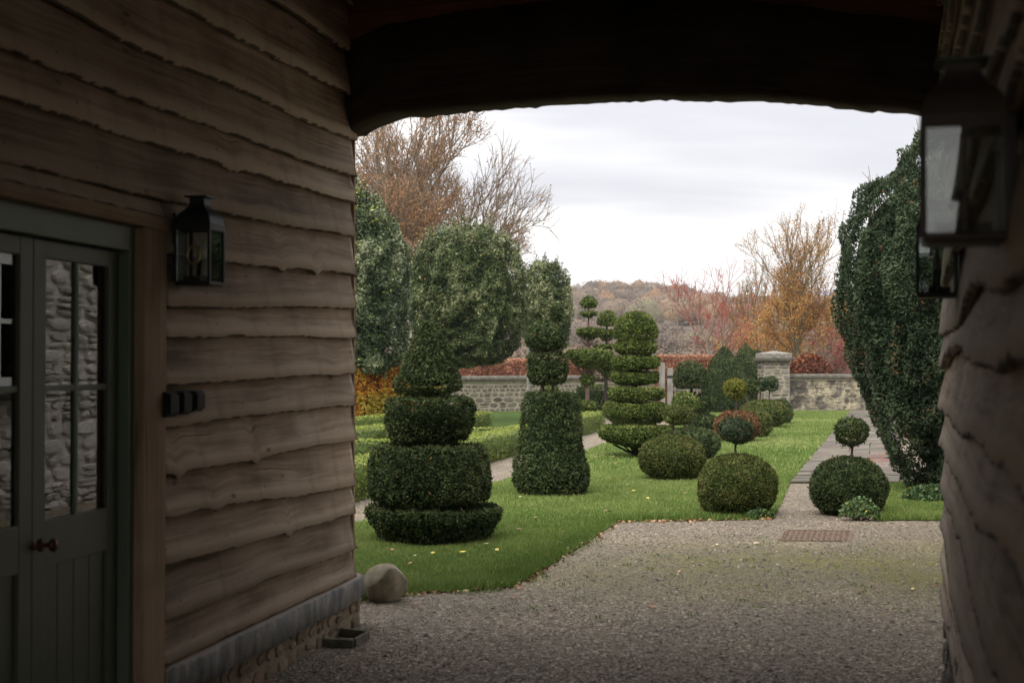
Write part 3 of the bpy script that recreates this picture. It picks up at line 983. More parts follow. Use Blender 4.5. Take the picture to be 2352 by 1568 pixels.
rows_c = [2.91, 2.68, 2.53, 2.32, 2.096, 1.90, 1.735, 1.52, 1.325, 1.114, 0.848, 0.678, 0.474, 0.300]
rows_j = [2.84, 2.62, 2.46, 2.24, 2.02, 1.80, 1.673, 1.476, 1.298, 1.105, 0.926, 0.731, 0.49, 0.312]
LJ = u_j0
def line(hc, hj):
    return lambda u: hc + (hj - hc) * min(u / LJ, 1.15)
tops_c = [3.16, 3.42, 3.70]
tops_j = [3.08, 3.34, 3.62]
allc = tops_c[::-1] + rows_c
allj = tops_j[::-1] + rows_j
notches = {7: [(1.25, .025, .05), (0.72, .03, .06)], 5: [(1.9, .02, .1)], 12: [(1.62, .035, .03), (2.5, .03, .05)], 14: [(1.15, .03, .035)], 13: [(2.1, .018, .06)], 10: [(0.4, .01, .1)], 9: [(1.9, -.012, .12)]}
for i in range(len(allc)):
    hb = line(allc[i], allj[i])
    if i == 0:
        ht = lambda u: 3.95
    else:
        up_ = line(allc[i - 1], allj[i - 1])
        ht = (lambda f: (lambda u: f(u) + 0.055))(up_)
    last = i == len(allc) - 1
    a = 0.004 if last else (0.015 if i % 2 else 0.009)
    top_row = allj[i] > LINT_T - 0.16
    nn = notches.get(i, ())
    if top_row:
        fl = (lambda f: (lambda u: max(f(u), LINT_T + 0.004) if u > u_j0 - 0.01 else f(u)))(hb)
        if allj[i] > LINT_T + 0.06:
            waney_board(barn, ML, 0.0, 5.0, hb, ht, 'board', a, notch=nn)
            waney_board(barn, ML, 5.0, 13.5, hb, ht, 'board', a, step=0.2)
        elif ht(u_j0) > LINT_T + 0.03:
            waney_board(barn, ML, 0.0, u_j0 - 0.004, hb, ht, 'board', a, notch=nn)
            waney_board(barn, ML, u_j0 + 0.0, 5.0, fl, ht, 'board', 0.0)
            waney_board(barn, ML, 5.0, 13.5, hb, ht, 'board', a, step=0.2)
        else:
            waney_board(barn, ML, 0.0, u_j0 - 0.004, hb, ht, 'board', a, notch=nn)
            waney_board(barn, ML, UDL + 0.2, 13.5, hb, ht, 'board', a, step=0.2)
    else:
        waney_board(barn, ML, 0.0, u_j0 - 0.004, hb, ht, 'board', a, notch=nn)
        waney_board(barn, ML, UDL + 0.2, 13.5, hb, ht, 'board', a, step=0.2)
# structure behind the boards
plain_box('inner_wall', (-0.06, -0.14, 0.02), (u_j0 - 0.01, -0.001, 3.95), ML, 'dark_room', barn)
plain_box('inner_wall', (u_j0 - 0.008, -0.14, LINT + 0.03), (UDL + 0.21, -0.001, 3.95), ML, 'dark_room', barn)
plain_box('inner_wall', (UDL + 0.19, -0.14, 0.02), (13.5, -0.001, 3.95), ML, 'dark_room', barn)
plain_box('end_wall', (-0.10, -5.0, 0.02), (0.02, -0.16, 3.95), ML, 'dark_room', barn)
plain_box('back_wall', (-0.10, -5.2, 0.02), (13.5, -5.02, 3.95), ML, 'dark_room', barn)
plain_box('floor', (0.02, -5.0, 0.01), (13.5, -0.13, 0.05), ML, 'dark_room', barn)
wood_box('corner_post', (-0.045, -0.05, 0.30), (-0.004, 0.012, 3.0), ML, 'oak_frame', barn)
wood_box('corner_strip', (-0.075, -0.10, 0.29), (-0.047, 0.030, 3.0), ML, 'oak_frame', barn)
# oak door frame
wood_box('jamb', (u_j0, -0.10, 0.02), (u_j1, 0.072, LINT - 0.001), ML, 'oak_frame', barn, 0.006)
wood_box('jamb', (UDL, -0.10, 0.02), (UDL + 0.19, 0.060, LINT - 0.001), ML, 'oak_frame', barn, 0.006)
wood_box('lintel', (u_j0 - 0.012, -0.10, LINT), (UDL + 0.20, 0.080, LINT_T), ML, 'oak_frame', barn, 0.006)
# green frame lining
fr_ = bmesh.new()
FT = LINT - 0.10
for lo, hi in (((u_j1 + 0.002, -0.12, 0.02), (u_j1 + 0.045, 0.030, LINT - 0.002)), ((UDL - 0.045, -0.12, 0.02), (UDL - 0.002, 0.030, LINT - 0.002)),
               ((u_j1 + 0.046, -0.12, FT), (UDL - 0.046, 0.030, LINT - 0.002))):
    box_bm(lo, hi, ML, fr_)
door_frame = bm_obj('door_frame', fr_, 'frame_green', barn, bevel=0.003)
# two glazed leaves
UM = (u_j1 + UDL) / 2
UM = wl(72, 1000, -0.02)[0]
def hz(px, py, n=-0.02):
    return wl(px, py, n)[1]
TOPR, BOTR, BAR = hz(163, 601), hz(163, 1182), hz(163, 890)
PAN_T, PAN_B = hz(150, 1288), 0.22
def door_leaf(ua, ub, knob_side):
    d = thing_part('door', barn)
    n0, n1 = -0.060, -0.015
    w = ub - ua
    st = 0.085
    bars = bmesh.new()
    e = 0.0
    box_bm((ua, n0, 0.03), (ua + st, n1, FT - 0.004), ML, bars)
    box_bm((ub - st, n0, 0.03), (ub, n1, FT - 0.004), ML, bars)
    box_bm((ua + st, n0, TOPR), (ub - st, n1 - 0.001, FT - 0.005), ML, bars)
    box_bm((ua + st, n0, PAN_T), (ub - st, n1 - 0.001, BOTR), ML, bars)
    box_bm((ua + st, n0, 0.031), (ub - st, n1 - 0.001, PAN_B), ML, bars)
    bm_obj('leaf_frame', bars, 'door_green', d, bevel=0.003)
    um = (ua + ub) / 2
    plain_box('glazing_bar', (um - 0.011, n0 + 0.008, BOTR), (um + 0.011, n1 - 0.006, TOPR), ML, 'frame_green', d, 0.003)
    plain_box('glazing_bar', (ua + st, n0 + 0.009, BAR - 0.011), (um - 0.011, n1 - 0.007, BAR + 0.011), ML, 'frame_green', d, 0.003)
    plain_box('glazing_bar', (um + 0.011, n0 + 0.009, BAR - 0.011), (ub - st, n1 - 0.007, BAR + 0.011), ML, 'frame_green', d, 0.003)
    for a, b in ((ua + st, um - 0.011), (um + 0.011, ub - st)):
        for z0, z1 in ((BOTR, BAR - 0.011), (BAR + 0.011, TOPR)):
            plain_box('glass_pane', (a - 0.002, n0 + 0.026, z0 - 0.002), (b + 0.002, n0 + 0.028, z1 + 0.002), ML, 'glass', d)
    # tongue-and-groove lower boards
    k = 4
    bwid = (w - 2 * st) / k
    for i in range(k):
        plain_box('panel_board', (ua + st + i * bwid + 0.0015, n0 + 0.004, PAN_B + 0.001), (ua + st + (i + 1) * bwid - 0.0015, n1 - 0.016, PAN_T - 0.001), ML, 'door_green', d, 0.003)
    return d
def thing_part(name, parent):
    o = bpy.data.objects.new(name, None)
    o.empty_display_size = 0.1
    return link(o, parent)
leaf_r = door_leaf(u_j1 + 0.048, UM - 0.002, 1)
leaf_l = door_leaf(UM + 0.002, UM + 0.002 + (UM - u_j1 - 0.05), 0)
ku, kh = wl(108, 1251, 0.01)
Mk = ML @ Matrix.Translation((ku, -0.0145, kh)) @ Matrix.Rotation(R(-90), 4, 'X')
bm = lathe_bm([(0.024, 0.0), (0.024, 0.005), (0.009, 0.008), (0.008, 0.028), (0.014, 0.034), (0.024, 0.045), (0.025, 0.054), (0.016, 0.062), (0.004, 0.064)], 16, Mk)
bm_obj('knob', bm, 'copper_knob', leaf_r, smooth=True)
Mk2 = ML @ Matrix.Translation((ku + 0.055, -0.0145, kh)) @ Matrix.Rotation(R(-90), 4, 'X')
bm_obj('keyhole_cover', lathe_bm([(0.013, 0), (0.013, 0.006), (0.006, 0.01)], 12, Mk2), 'copper_knob', leaf_r, smooth=True)

# plinth: rubble stones under a slate cap
plinth = thing_part('plinth', barn)
CAP_T, CAP_B = 0.295, 0.158
def stone_pool(k, seed, depth=0.5):
    pool = []
    rr = random.Random(seed)
    for i in range(k):
        bm = bmesh.new()
        n = 8
        back, mid, front = [], [], []
        ang = [(j + 0.5 + rr.uniform(-.18, .18)) * 2 * math.pi / n for j in range(n)]
        for a in ang:
            c, s = math.cos(a), math.sin(a)
            sq = 1 / max(abs(c), abs(s))
            rad = 0.5 * (0.35 + 0.65 * sq * 0.86) * rr.uniform(0.9, 1.06)
            x, z = max(-.5, min(.5, rad * c)), max(-.5, min(.5, rad * s))
            back.append(bm.verts.new((x, 0, z)))
            mid.append(bm.verts.new((x * 0.985, depth * rr.uniform(.55, .75), z * 0.985)))
            front.append(bm.verts.new((x * 0.88, depth * rr.uniform(.86, 1.0), z * 0.86)))
        ctr = bm.verts.new((rr.uniform(-.1, .1), depth * rr.uniform(.95, 1.12), rr.uniform(-.1, .1)))
        for j in range(n):
            j2 = (j + 1) % n
            bm.faces.new((back[j], back[j2], mid[j2], mid[j]))
            bm.faces.new((mid[j], mid[j2], front[j2], front[j]))
            bm.faces.new((front[j], front[j2], ctr))
        bmesh.ops.recalc_face_normals(bm, faces=bm.faces[:])
        me = bpy.data.meshes.new('stone')
        bm.to_mesh(me)
        bm.free()
        pool.append(me)
    return pool
def lay_stones(parent, M, u0, u1, h0, h1, n0, mat, rh=(0.08, 0.14), asp=(0.9, 2.1), gap=0.010, dep=0.05, seed=3, jit=0.0, pool_n=10, skip=None):
    rr = random.Random(seed)
    pool = stone_pool(pool_n, seed)
    for me in pool:
        me.materials.append(MATS[mat])
    off = Matrix.Translation(-loc_of(parent))
    h = h0
    while h < h1 - 0.025:
        row = min(rr.uniform(*rh), h1 - h)
        if h1 - (h + row) < rh[0] * 0.5:
            row = h1 - h
        u = u0
        while u < u1 - 0.02:
            w = min(row * rr.uniform(*asp), u1 - u)
            if u1 - (u + w) < row * 0.4:
                w = u1 - u
            parts = [(h, row)]
            if row > rh[0] * 1.25 and rr.random() < 0.28:
                s = rr.uniform(.4, .6)
                parts = [(h, row * s), (h + row * s, row * (1 - s))]
            for hh, r_ in parts:
                gs = gap * rr.uniform(0.5, 1.6)
                o = bpy.data.objects.new('stone', rr.choice(pool))
                T = Matrix.Translation((u + w / 2 + rr.uniform(-jit, jit), n0, hh + r_ / 2 + rr.uniform(-jit, jit)))
                o_sc = Matrix.Diagonal((w - gs, dep * 2 * rr.uniform(.75, 1.1), r_ - gs, 1))
                mat4 = off @ M @ T @ Matrix.Rotation(rr.uniform(-.09, .09), 4, 'Y') @ o_sc
                if skip and skip(u + w / 2, hh + r_ / 2):
                    continue
                link(o, parent)
                o.matrix_local = mat4
            u += w
        h += row
plain_box('core', (-0.10, -0.12, -0.05), (u_j0 + 0.02, 0.052, CAP_B), ML, 'mortar', plinth)
lay_stones(plinth, ML, -0.085, u_j0 + 0.03, -0.03, CAP_B - 0.004, 0.020, 'plinth_stone', (0.065, 0.125), (0.9, 1.9), 0.003, 0.047, 5)
# end return of the plinth, facing the garden
MEnd = ML @ Matrix.Translation((-0.10, 0, 0)) @ Matrix.Rotation(R(90), 4, 'Z')
lay_stones(plinth, MEnd, -0.6, 0.03, -0.03, CAP_B, -0.002, 'plinth_stone', (0.06, 0.10), (0.9, 1.8), 0.009, 0.02, 6)
# slate cap with slightly wavering nose
N = 46
V, Q = [], []
for i in range(N + 1):
    u = -0.125 + (u_j0 + 0.10 + 0.125 - 0.104) * i / N
    wv = 0.006 * math.sin(u * 9) + 0.004 * math.sin(u * 23 + 1) + random.uniform(-.002, .002)
    wb = 0.006 * math.sin(u * 7 + 2) + random.uniform(-.003, .003)
    prof = [(-0.10, CAP_T + 0.018), (0.050, CAP_T + 0.006), (0.076 + wv, CAP_T - 0.004 + wb * .5), (0.084 + wv, CAP_T - 0.016 + wb * .5), (0.082 + wv * .6, CAP_B + 0.004 + wb), (0.070, CAP_B - 0.004 + wb), (-0.10, CAP_B - 0.002)]
    for n_, z in prof:
        V.append(tuple(WL(u, n_, z)))
k = 7
for i in range(N):
    for j in range(k):
        j2 = (j + 1) % k
        Q.append((i * k + j, i * k + j2, (i + 1) * k + j2, (i + 1) * k + j))
for i in (0, N):
    b = i * k
    Q += [(b, b + 1, b + 5, b + 6), (b + 1, b + 2, b + 4, b + 5), (b + 2, b + 3, b + 4, b + 4)][:2]
from_arrays('cap', V, Q, 'plinth_cap', plinth)
plain_box('mortar_bed', (u_j0 - 0.012, -0.02, CAP_B - 0.02), (u_j0 - 0.001, 0.080, CAP_T - 0.01), ML, 'mortar', plinth, 0.003)

# low weathered timber frame at the foot of the plinth
fr0 = g(800, 1478)
gf = thing('drain_surround', 'low weathered timber drain surround on gravel against stone plinth', 'drain surround', fr0)
A1, A2, B1, B2 = g(742, 1484), g(812, 1487), g(848, 1466), g(800, 1461)
def bar(name, p, q, wid, h, parent, mat):
    d = (q - p)
    L = d.length
    d.normalize()
    nn = Vector((-d.y, d.x, 0))
    M = Matrix(((d.x, nn.x, 0, p.x), (d.y, nn.y, 0, p.y), (0, 0, 1, 0), (0, 0, 0, 1)))
    return plain_box(name, (0, -wid / 2, 0.001), (L, wid / 2, h), M, mat, parent, 0.004)
bar('rail', A1, A2, 0.022, 0.045, gf, 'timber_old')
bar('rail', B2 - (B1 - B2) * 0.4, B1, 0.022, 0.045, gf, 'timber_old')
bar('end_rail', A2 + (B1 - A2) * 0.06, B1 - (B1 - A2) * 0.06, 0.022, 0.047, gf, 'timber_old')

# three black weatherproof outlet boxes beside the door jamb
def outlet(px0, px1, py0, py1, label):
    ua, za = wl(px0, py0, 0.05)
    ub, zb = wl(px1, py1, 0.05)
    u0, u1 = sorted((ua, ub))
    z0, z1 = sorted((za, zb))
    t = thing('outlet_box', label, 'outlet', WL((u0 + u1) / 2, 0.05, z0), 'black outlet boxes beside the door')
    plain_box('housing', (u0, 0.030, z0), (u1, 0.092, z1), ML, 'plastic_black', t, 0.006)
    plain_box('flap', (u0 + 0.006, 0.0925, z0 + 0.012), (u1 - 0.006, 0.106, z1 - 0.012), ML, 'plastic_black', t, 0.005)
    plain_box('hinge', (u0 + 0.012, 0.0925, z1 - 0.011), (u1 - 0.012, 0.099, z1 - 0.003), ML, 'plastic_black', t, 0.002)
    return t
outlet(362, 385, 900, 956, 'black outlet box on the boards, the one touching the oak door jamb')
outlet(394, 415, 898, 950, 'black outlet box on the boards, middle of the three by the jamb')
outlet(425, 446, 897, 944, 'black outlet box on the boards, farthest of three from the oak jamb')

# right-hand barn wall
barn2 = thing('timber_barn', 'waney-edged timber barn wall carrying two lanterns, low stone plinth at its foot', 'barn', RB)
hs = [3.55, 3.30, 3.09, 2.88, 2.66, 2.44, 2.21, 1.97, 1.745, 1.556, 1.337, 1.165, 0.946, 0.74, 0.60, 0.44]
for i, h in enumerate(hs):
    hb = (lambda v, s: (lambda u: v + s * min(u, 5)))(h, random.uniform(-0.02, 0.015))
    ht = (lambda v: (lambda u: v))(3.95 if i == 0 else hs[i - 1] + 0.09)
    waney_board(barn2, MR, 0.0, 7.0, hb, ht, 'board_right', 0.055 if i < 14 else 0.02, n0=0.004, n1=0.060, thick=0.042, step=0.04)
plain_box('inner_wall', (-0.04, -0.20, 0.0), (6.95, -0.001, 3.95), MR, 'dark_room', barn2)
wood_box('corner_strip', (-0.055, -0.10, 0.45), (-0.015, 0.026, 3.2), MR, 'oak_frame', barn2)
pl2 = thing_part('plinth', barn2)
plain_box('core', (-0.03, -0.10, -0.05), (6.95, 0.020, 0.46), MR, 'mortar', pl2)
lay_stones(pl2, MR, -0.05, 3.6, -0.02, 0.50, 0.0, 'wall_stone', (0.10, 0.17), (1.0, 2.0), 0.012, 0.050, 8)

# beam over the passage mouth, its crooked underside following the natural curve of the tree
pl0 = WL(0.12, 0.0, 0)
pr0 = RB - dirR * (-0.05)
bd = (pr0 - pl0).normalized()
bn = Vector((-bd.y, bd.x, 0))
if bn.y < 0:
    bn = -bn
roof = thing('passage_roof', 'dark boarded roof and arched oak beam spanning the passage between the barns', 'roof', (pl0.x, pl0.y, 3.0))
prof = [(740, 314), (768, 306), (798, 301), (806, 295), (815, 290), (835, 279), (860, 270), (880, 262), (900, 258), (925, 258), (1000, 250), (1100, 240), (1180, 235), (1250, 230), (1330, 224), (1400, 221), (1500, 217), (1570, 219), (1650, 219), (1730, 220), (1800, 224), (1860, 229),
        (1900, 234), (1940, 239), (1972, 246), (2000, 243), (2050, 246), (2100, 254), (2160, 266), (2230, 285)]
pts = []
for (x0, y0), (x1, y1) in zip(prof, prof[1:]):
    k = max(1, int((x1 - x0) / 14))
    for i in range(k):
        t = i / k
        pts.append((x0 + (x1 - x0) * t, y0 + (y1 - y0) * t + random.uniform(-1.6, 1.6)))
V, Q, BW = [], [], []
for px, py in pts:
    p = on_plane(px, py, pl0, bn)
    s = (p - pl0).dot(bd)
    top = p.z + 0.50 + 0.05 * math.sin(s * 1.3)
    cs = [(0.0, top), (-0.004, p.z + 0.25), (0.0, p.z + 0.012), (0.02, p.z), (0.23, p.z + 0.005 + random.uniform(-.004, .004)), (0.25, p.z + 0.03), (0.25, top)]
    base = pl0 + bd * s
    for n_, z in cs:
        q = base + bn * n_
        V.append((q.x, q.y, z))
        BW.append((s, z - p.z + n_, 3.0))
k = 7
for i in range(len(pts) - 1):
    for j in range(k):
        j2 = (j + 1) % k
        Q.append((i * k + j, i * k + j2, (i + 1) * k + j2, (i + 1) * k + j))
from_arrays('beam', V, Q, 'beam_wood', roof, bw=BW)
# boards above the beam, and the ceiling
MB = Matrix(((bd.x, bn.x, 0, pl0.x), (bd.y, bn.y, 0, pl0.y), (0, 0, 1, 0), (0, 0, 0, 1)))
z = 3.06
while z < 3.95:
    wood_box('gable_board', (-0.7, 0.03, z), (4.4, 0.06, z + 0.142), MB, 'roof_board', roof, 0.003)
    z += 0.146
yy_ = -5.2  # ceiling's unseen rear run lengthened to deepen shade in the passage
while yy_ < 9.0:
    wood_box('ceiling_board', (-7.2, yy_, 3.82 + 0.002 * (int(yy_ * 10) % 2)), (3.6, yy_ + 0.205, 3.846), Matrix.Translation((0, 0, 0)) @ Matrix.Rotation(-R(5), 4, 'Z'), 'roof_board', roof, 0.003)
    yy_ += 0.21
for k in range(11):
    yk = -5.0 + k * 1.35
    if yk < 7.2:
        wood_box('rafter', (-6.9, yk, 3.66), (3.5, yk + 0.09, 3.815), Matrix.Rotation(-R(8), 4, 'Z'), 'beam_wood', roof, 0.005)
plain_box('roof_slab', (-8.5, -5.4, 3.98), (6.5, 9.25, 4.10), Matrix.Rotation(-R(6), 4, 'Z'), 'slate_roof', roof)  # reaches back unseen behind the camera to darken the passage
wood_box('fascia', (-0.6, 0.80, 3.46), (4.0, 0.84, 3.80), MB, 'roof_board', roof)
# lanterns
def lantern(M, label, metal, capmat, glass, H=0.385, w=0.152, ring=False):
    """M: local frame, x along the wall, y out of the wall, z up; origin at the back of the base"""
    t = thing('wall_lantern', label, 'lantern', M.to_translation(), 'square wall lanterns with chimney tops')
    hw = w / 2
    cy = 0.022 + hw
    Mc = M @ Matrix.Translation((0, cy, 0))
    gb, gt = 0.05 * H, 0.64 * H
    bm = lathe_bm([(hw * 0.92, 0), (hw * 1.06, 0.006), (hw * 1.06, gb * 0.8), (hw * 0.98, gb)], 4, Mc, None, True)
    bm_obj('base', bm, metal, t)
    for sx in (-1, 1):
        for sy in (-1, 1):
            bm = box_bm((sx * hw - 0.0055, cy + sy * hw - 0.0055, gb - 0.001), (sx * hw + 0.0055, cy + sy * hw + 0.0055, gt + 0.001), M)
            bm_obj('corner_bar', bm, metal, t)
    bm = bmesh.new()
    for sx in (-1, 1):
        box_bm((sx * hw - 0.006, cy - hw + 0.0056, gt - 0.012), (sx * hw + 0.006, cy + hw - 0.0056, gt), M, bm)
        box_bm((-hw + 0.0056, cy + sx * hw - 0.006, gt - 0.012), (hw - 0.0056, cy + sx * hw + 0.006, gt), M, bm)
    bm_obj('head_rail', bm, metal, t)
    roofp = [(hw * 1.07, gt - 0.001), (hw * 1.08, gt + 0.012), (hw * 1.03, gt + 0.03), (hw * 0.97, gt + 0.044), (hw * 0.86, gt + 0.058), (hw * 0.70, gt + 0.070), (hw * 0.56, gt + 0.082), (hw * 0.47, gt + 0.096), (hw * 0.44, 0.92 * H), (hw * 0.44, 0.965 * H)]
    bm_obj('hood', lathe_bm(roofp, 4, Mc, None, True), metal, t, smooth=False)
    bm_obj('chimney_cap', lathe_bm([(hw * 0.44, 0.9655 * H), (hw * 0.66, 0.972 * H), (hw * 0.66, 0.99 * H), (hw * 0.3, H)], 4, Mc, None, True), capmat, t)
    plain_box('back_plate', (-hw * 0.8, 0.0, gb), (hw * 0.8, 0.0145, 0.8 * H), M, metal, t, 0.002)
    for ax in (0, 1):
        for s_ in (-1, 1):
            if ax == 1 and s_ == -1:
                continue
            if ax == 0:
                lo, hi = (s_ * hw - 0.001, cy - hw + 0.0056, gb), (s_ * hw + 0.001, cy + hw - 0.0056, gt - 0.0125)
            else:
                lo, hi = (-hw + 0.0056, cy + s_ * hw - 0.001, gb), (hw - 0.0056, cy + s_ * hw + 0.001, gt - 0.0125)
            bm_obj('glass_pane', box_bm(lo, hi, M), glass if (ax == 0 and s_ == 1) else 'glass', t)
    plate = plain_box('lamp_tray', (-hw * 0.7, cy - hw * 0.7, gb + 0.001), (hw * 0.7, cy + hw * 0.7, gb + 0.022), M, metal, t, 0.003)
    bm_obj('candle_sleeve', lathe_bm([(0.013, gb + 0.0225), (0.013, gb + 0.085), (0.009, gb + 0.088)], 12, Mc), 'black_metal', t, smooth=True)
    bm_obj('bulb', lathe_bm([(0.007, gb + 0.0885), (0.012, gb + 0.10), (0.0145, gb + 0.115), (0.012, gb + 0.135), (0.006, gb + 0.152), (0.001, gb + 0.160)], 12, Mc), 'bulb', t, smooth=True)
    plain_box('centre_bar', (hw + 0.0015, cy - 0.004, gb + 0.001), (hw + 0.006, cy + 0.004, gt - 0.013), M, metal, t)
    if ring:
        bm = bmesh.new()
        Rr, rr_, A, B = 0.028, 0.0045, 24, 8
        vs = []
        for i in range(A):
            a = 2 * math.pi * i / A
            for j in range(B):
                b = 2 * math.pi * j / B
                rad = Rr + rr_ * math.cos(b)
                vs.append(bm.verts.new(M @ Vector((hw + 0.012 + rr_ * math.sin(b), cy + 0.012 + rad * math.cos(a), gb + 0.105 + rad * math.sin(a) * 1.35))))
        for i in range(A):
            for j in range(B):
                bm.faces.new((vs[i * B + j], vs[((i + 1) % A) * B + j], vs[((i + 1) % A) * B + (j + 1) % B], vs[i * B + (j + 1) % B]))
        bm_obj('ring_handle', bm, 'brass', t, smooth=True)
    return t
# left wall lantern: outer edge pixel column ~ 478 is the corner nearest the viewer of its front
uL, hL = wl(455, 655, 0.10)
lantern(ML @ Matrix.Translation((uL + 0.105, 0.056, hL - 0.01)), 'black square wall lantern with brass ring on the boards beside the green doors', 'black_metal', 'black_metal', 'glass', 0.385, 0.15, True)
# two lanterns on the other wall
uR = (RB - Vector((0.99, 2.72, 0))).dot(dirR)
pN = on_plane(2205, 562, RB + nR * 0.11, nR)
hN = at(2205, 562, 2.75).z
lantern(MR @ Matrix.Translation((uR, 0.030, hN)), 'bronze wall lantern with dusty glass and green-stained cap', 'bronze_metal', 'verdigris', 'dusty_glass', 0.36, 0.148)
hN2 = at(2150, 684, 5.17).z
uR2 = (RB - Vector((1.615, 5.17, 0))).dot(dirR)
lantern(MR @ Matrix.Translation((uR2, 0.022, hN2)), 'black-framed wall lantern lower down the boards, nearer the yew and garden', 'black_metal', 'black_metal', 'glass', 0.36, 0.135)

# whitewashed house across the yard, seen mirrored in the door panes
HX = 2.62
camL = Vector((0, 0, 0))
def HP(a, b, z):       # a: metres along dirA from the camera foot, b: metres to the right along nL
    return dirA * a + nL * b + Vector((0, 0, z))
MH = Matrix(((dirA.x, nL.x, 0, 0), (dirA.y, nL.y, 0, 0), (0, 0, 1, 0), (0, 0, 0, 1)))
house = thing('stone_house', 'whitewashed rubble stone house mirrored in the green door panes', 'house', HP(12, HX, 0))
MHs = Matrix(((dirA.x, -nL.x, 0, nL.x * HX), (dirA.y, -nL.y, 0, nL.y * HX), (0, 0, 1, 0), (0, 0, 0, 1)))   # x along the wall, y out of it
plain_box('wall_core', (9.3, HX, -0.05), (15.3, HX + 5, 5.2), MH, 'whitewash', house)
bm = bmesh.new()
rp = [(9.0, HX - 0.35, 5.15), (15.5, HX - 0.35, 5.15), (15.5, HX + 2.6, 7.6), (9.0, HX + 2.6, 7.6), (9.0, HX + 5.4, 5.15), (15.5, HX + 5.4, 5.15)]
vs = [bm.verts.new(MH @ Vector(p)) for p in rp]
bm.faces.new(vs[0:4]); bm.faces.new((vs[3], vs[2], vs[5], vs[4])); bm.faces.new((vs[0], vs[3], vs[4])); bm.faces.new((vs[1], vs[5], vs[2])); bm.faces.new((vs[0], vs[4], vs[5], vs[1]))
bm_obj('roof', bm, 'slate_roof', house)
for (h0_, h1_, a0_, a1_) in ((-0.05, 3.3, 11.4, 12.33), (-0.05, 1.27, 12.33, 13.55), (2.75, 3.3, 12.33, 13.55), (-0.05, 3.3, 13.55, 15.3)):
    lay_stones(house, MHs, a0_, a1_, h0_, h1_, -0.02, 'whitewash', (0.07, 0.19), (1.3, 4.5), 0.004, 0.085, int(a0_ * 10 + h0_ * 7), 0.006, 12)
for wa in (12.45,):
    win = thing_part('window', house)
    bm = bmesh.new()
    for lo, hi in (((wa, HX - 0.17, 1.35), (wa + 0.07, HX - 0.03, 2.65)), ((wa + 0.9, HX - 0.17, 1.35), (wa + 0.97, HX - 0.03, 2.65)), ((wa + 0.07, HX - 0.17, 2.58), (wa + 0.9, HX - 0.03, 2.65)),
                   ((wa + 0.07, HX - 0.17, 1.35), (wa + 0.9, HX - 0.03, 1.44)), ((wa + 0.465, HX - 0.165, 1.44), (wa + 0.505, HX - 0.04, 2.58)), ((wa + 0.07, HX - 0.16, 1.98), (wa + 0.9, HX - 0.05, 2.03))):
        box_bm(lo, hi, MH, bm)
    bm_obj('frame', bm, 'white_paint', win)
    plain_box('pane', (wa + 0.07, HX - 0.15, 1.44), (wa + 0.9, HX - 0.145, 2.58), MH, 'glass', win)
    plain_box('room_dark', (wa + 0.02, HX - 0.144, 1.38), (wa + 0.95, HX - 0.142, 2.63), MH, 'dark_room', win)
    plain_box('sill', (wa - 0.08, HX - 0.22, 1.27), (wa + 1.05, HX - 0.03, 1.349), MH, 'slate_roof', win)

# ------------------------------------------------------------------ clipped topiary
def px_prof(cx, Y, pts):
    """(half width px, y px) pairs bottom to top -> (radius, height)"""
    out = []
    for hw, y in pts:
        out.append((max(hw * Y / F, 0.0), max(at(cx, y, Y).z, 0.0)))
    return out
def tier(hw, yt, yb, top=0.92, bot=0.8, k=0.28, kb=None):
    yt, yb, hw = yt + 3, yb - 3, hw - 2
    h = yb - yt
    kb = kb if kb is not None else k
    return [(0, yb), (hw * bot * 0.6, yb), (hw * bot, yb - h * 0.03), (hw * (bot + 1) / 2 * 1.02, yb - h * kb * 0.5), (hw, yb - h * kb), (hw, yt + h * k), (hw * (top + 1) / 2 * 1.01, yt + h * k * 0.4), (hw * top, yt + h * 0.05), (hw * top * 0.6, yt), (0, yt)]
def ballp(hw, yt, yb, pw=2.0, flat=0.0):
    out = []
    n = 16
    for i in range(n + 1):
        a = -math.pi / 2 + math.pi * i / n
        r = abs(math.cos(a)) ** (2 / pw)
        s = math.copysign(abs(math.sin(a)) ** (2 / pw), math.sin(a))
        out.append((hw * r, (yt + yb) / 2 - s * (yb - yt) / 2))
    if flat:
        out = [(r, min(y, yb - (yb - yt) * flat)) for r, y in out]
    return out
def domep(hw, yt, yb, bot=0.9):
    out = [(0, yb), (hw * bot * 0.7, yb), (hw * bot, yb - 1)]
    n = 10
    h = yb - yt
    for i in range(n + 1):
        a = math.pi / 2 * i / n
        out.append((hw * math.cos(a) ** 0.8, yb - h * 0.22 - h * 0.78 * math.sin(a)))
    return out
GT = 'clipped yews on the lawn'
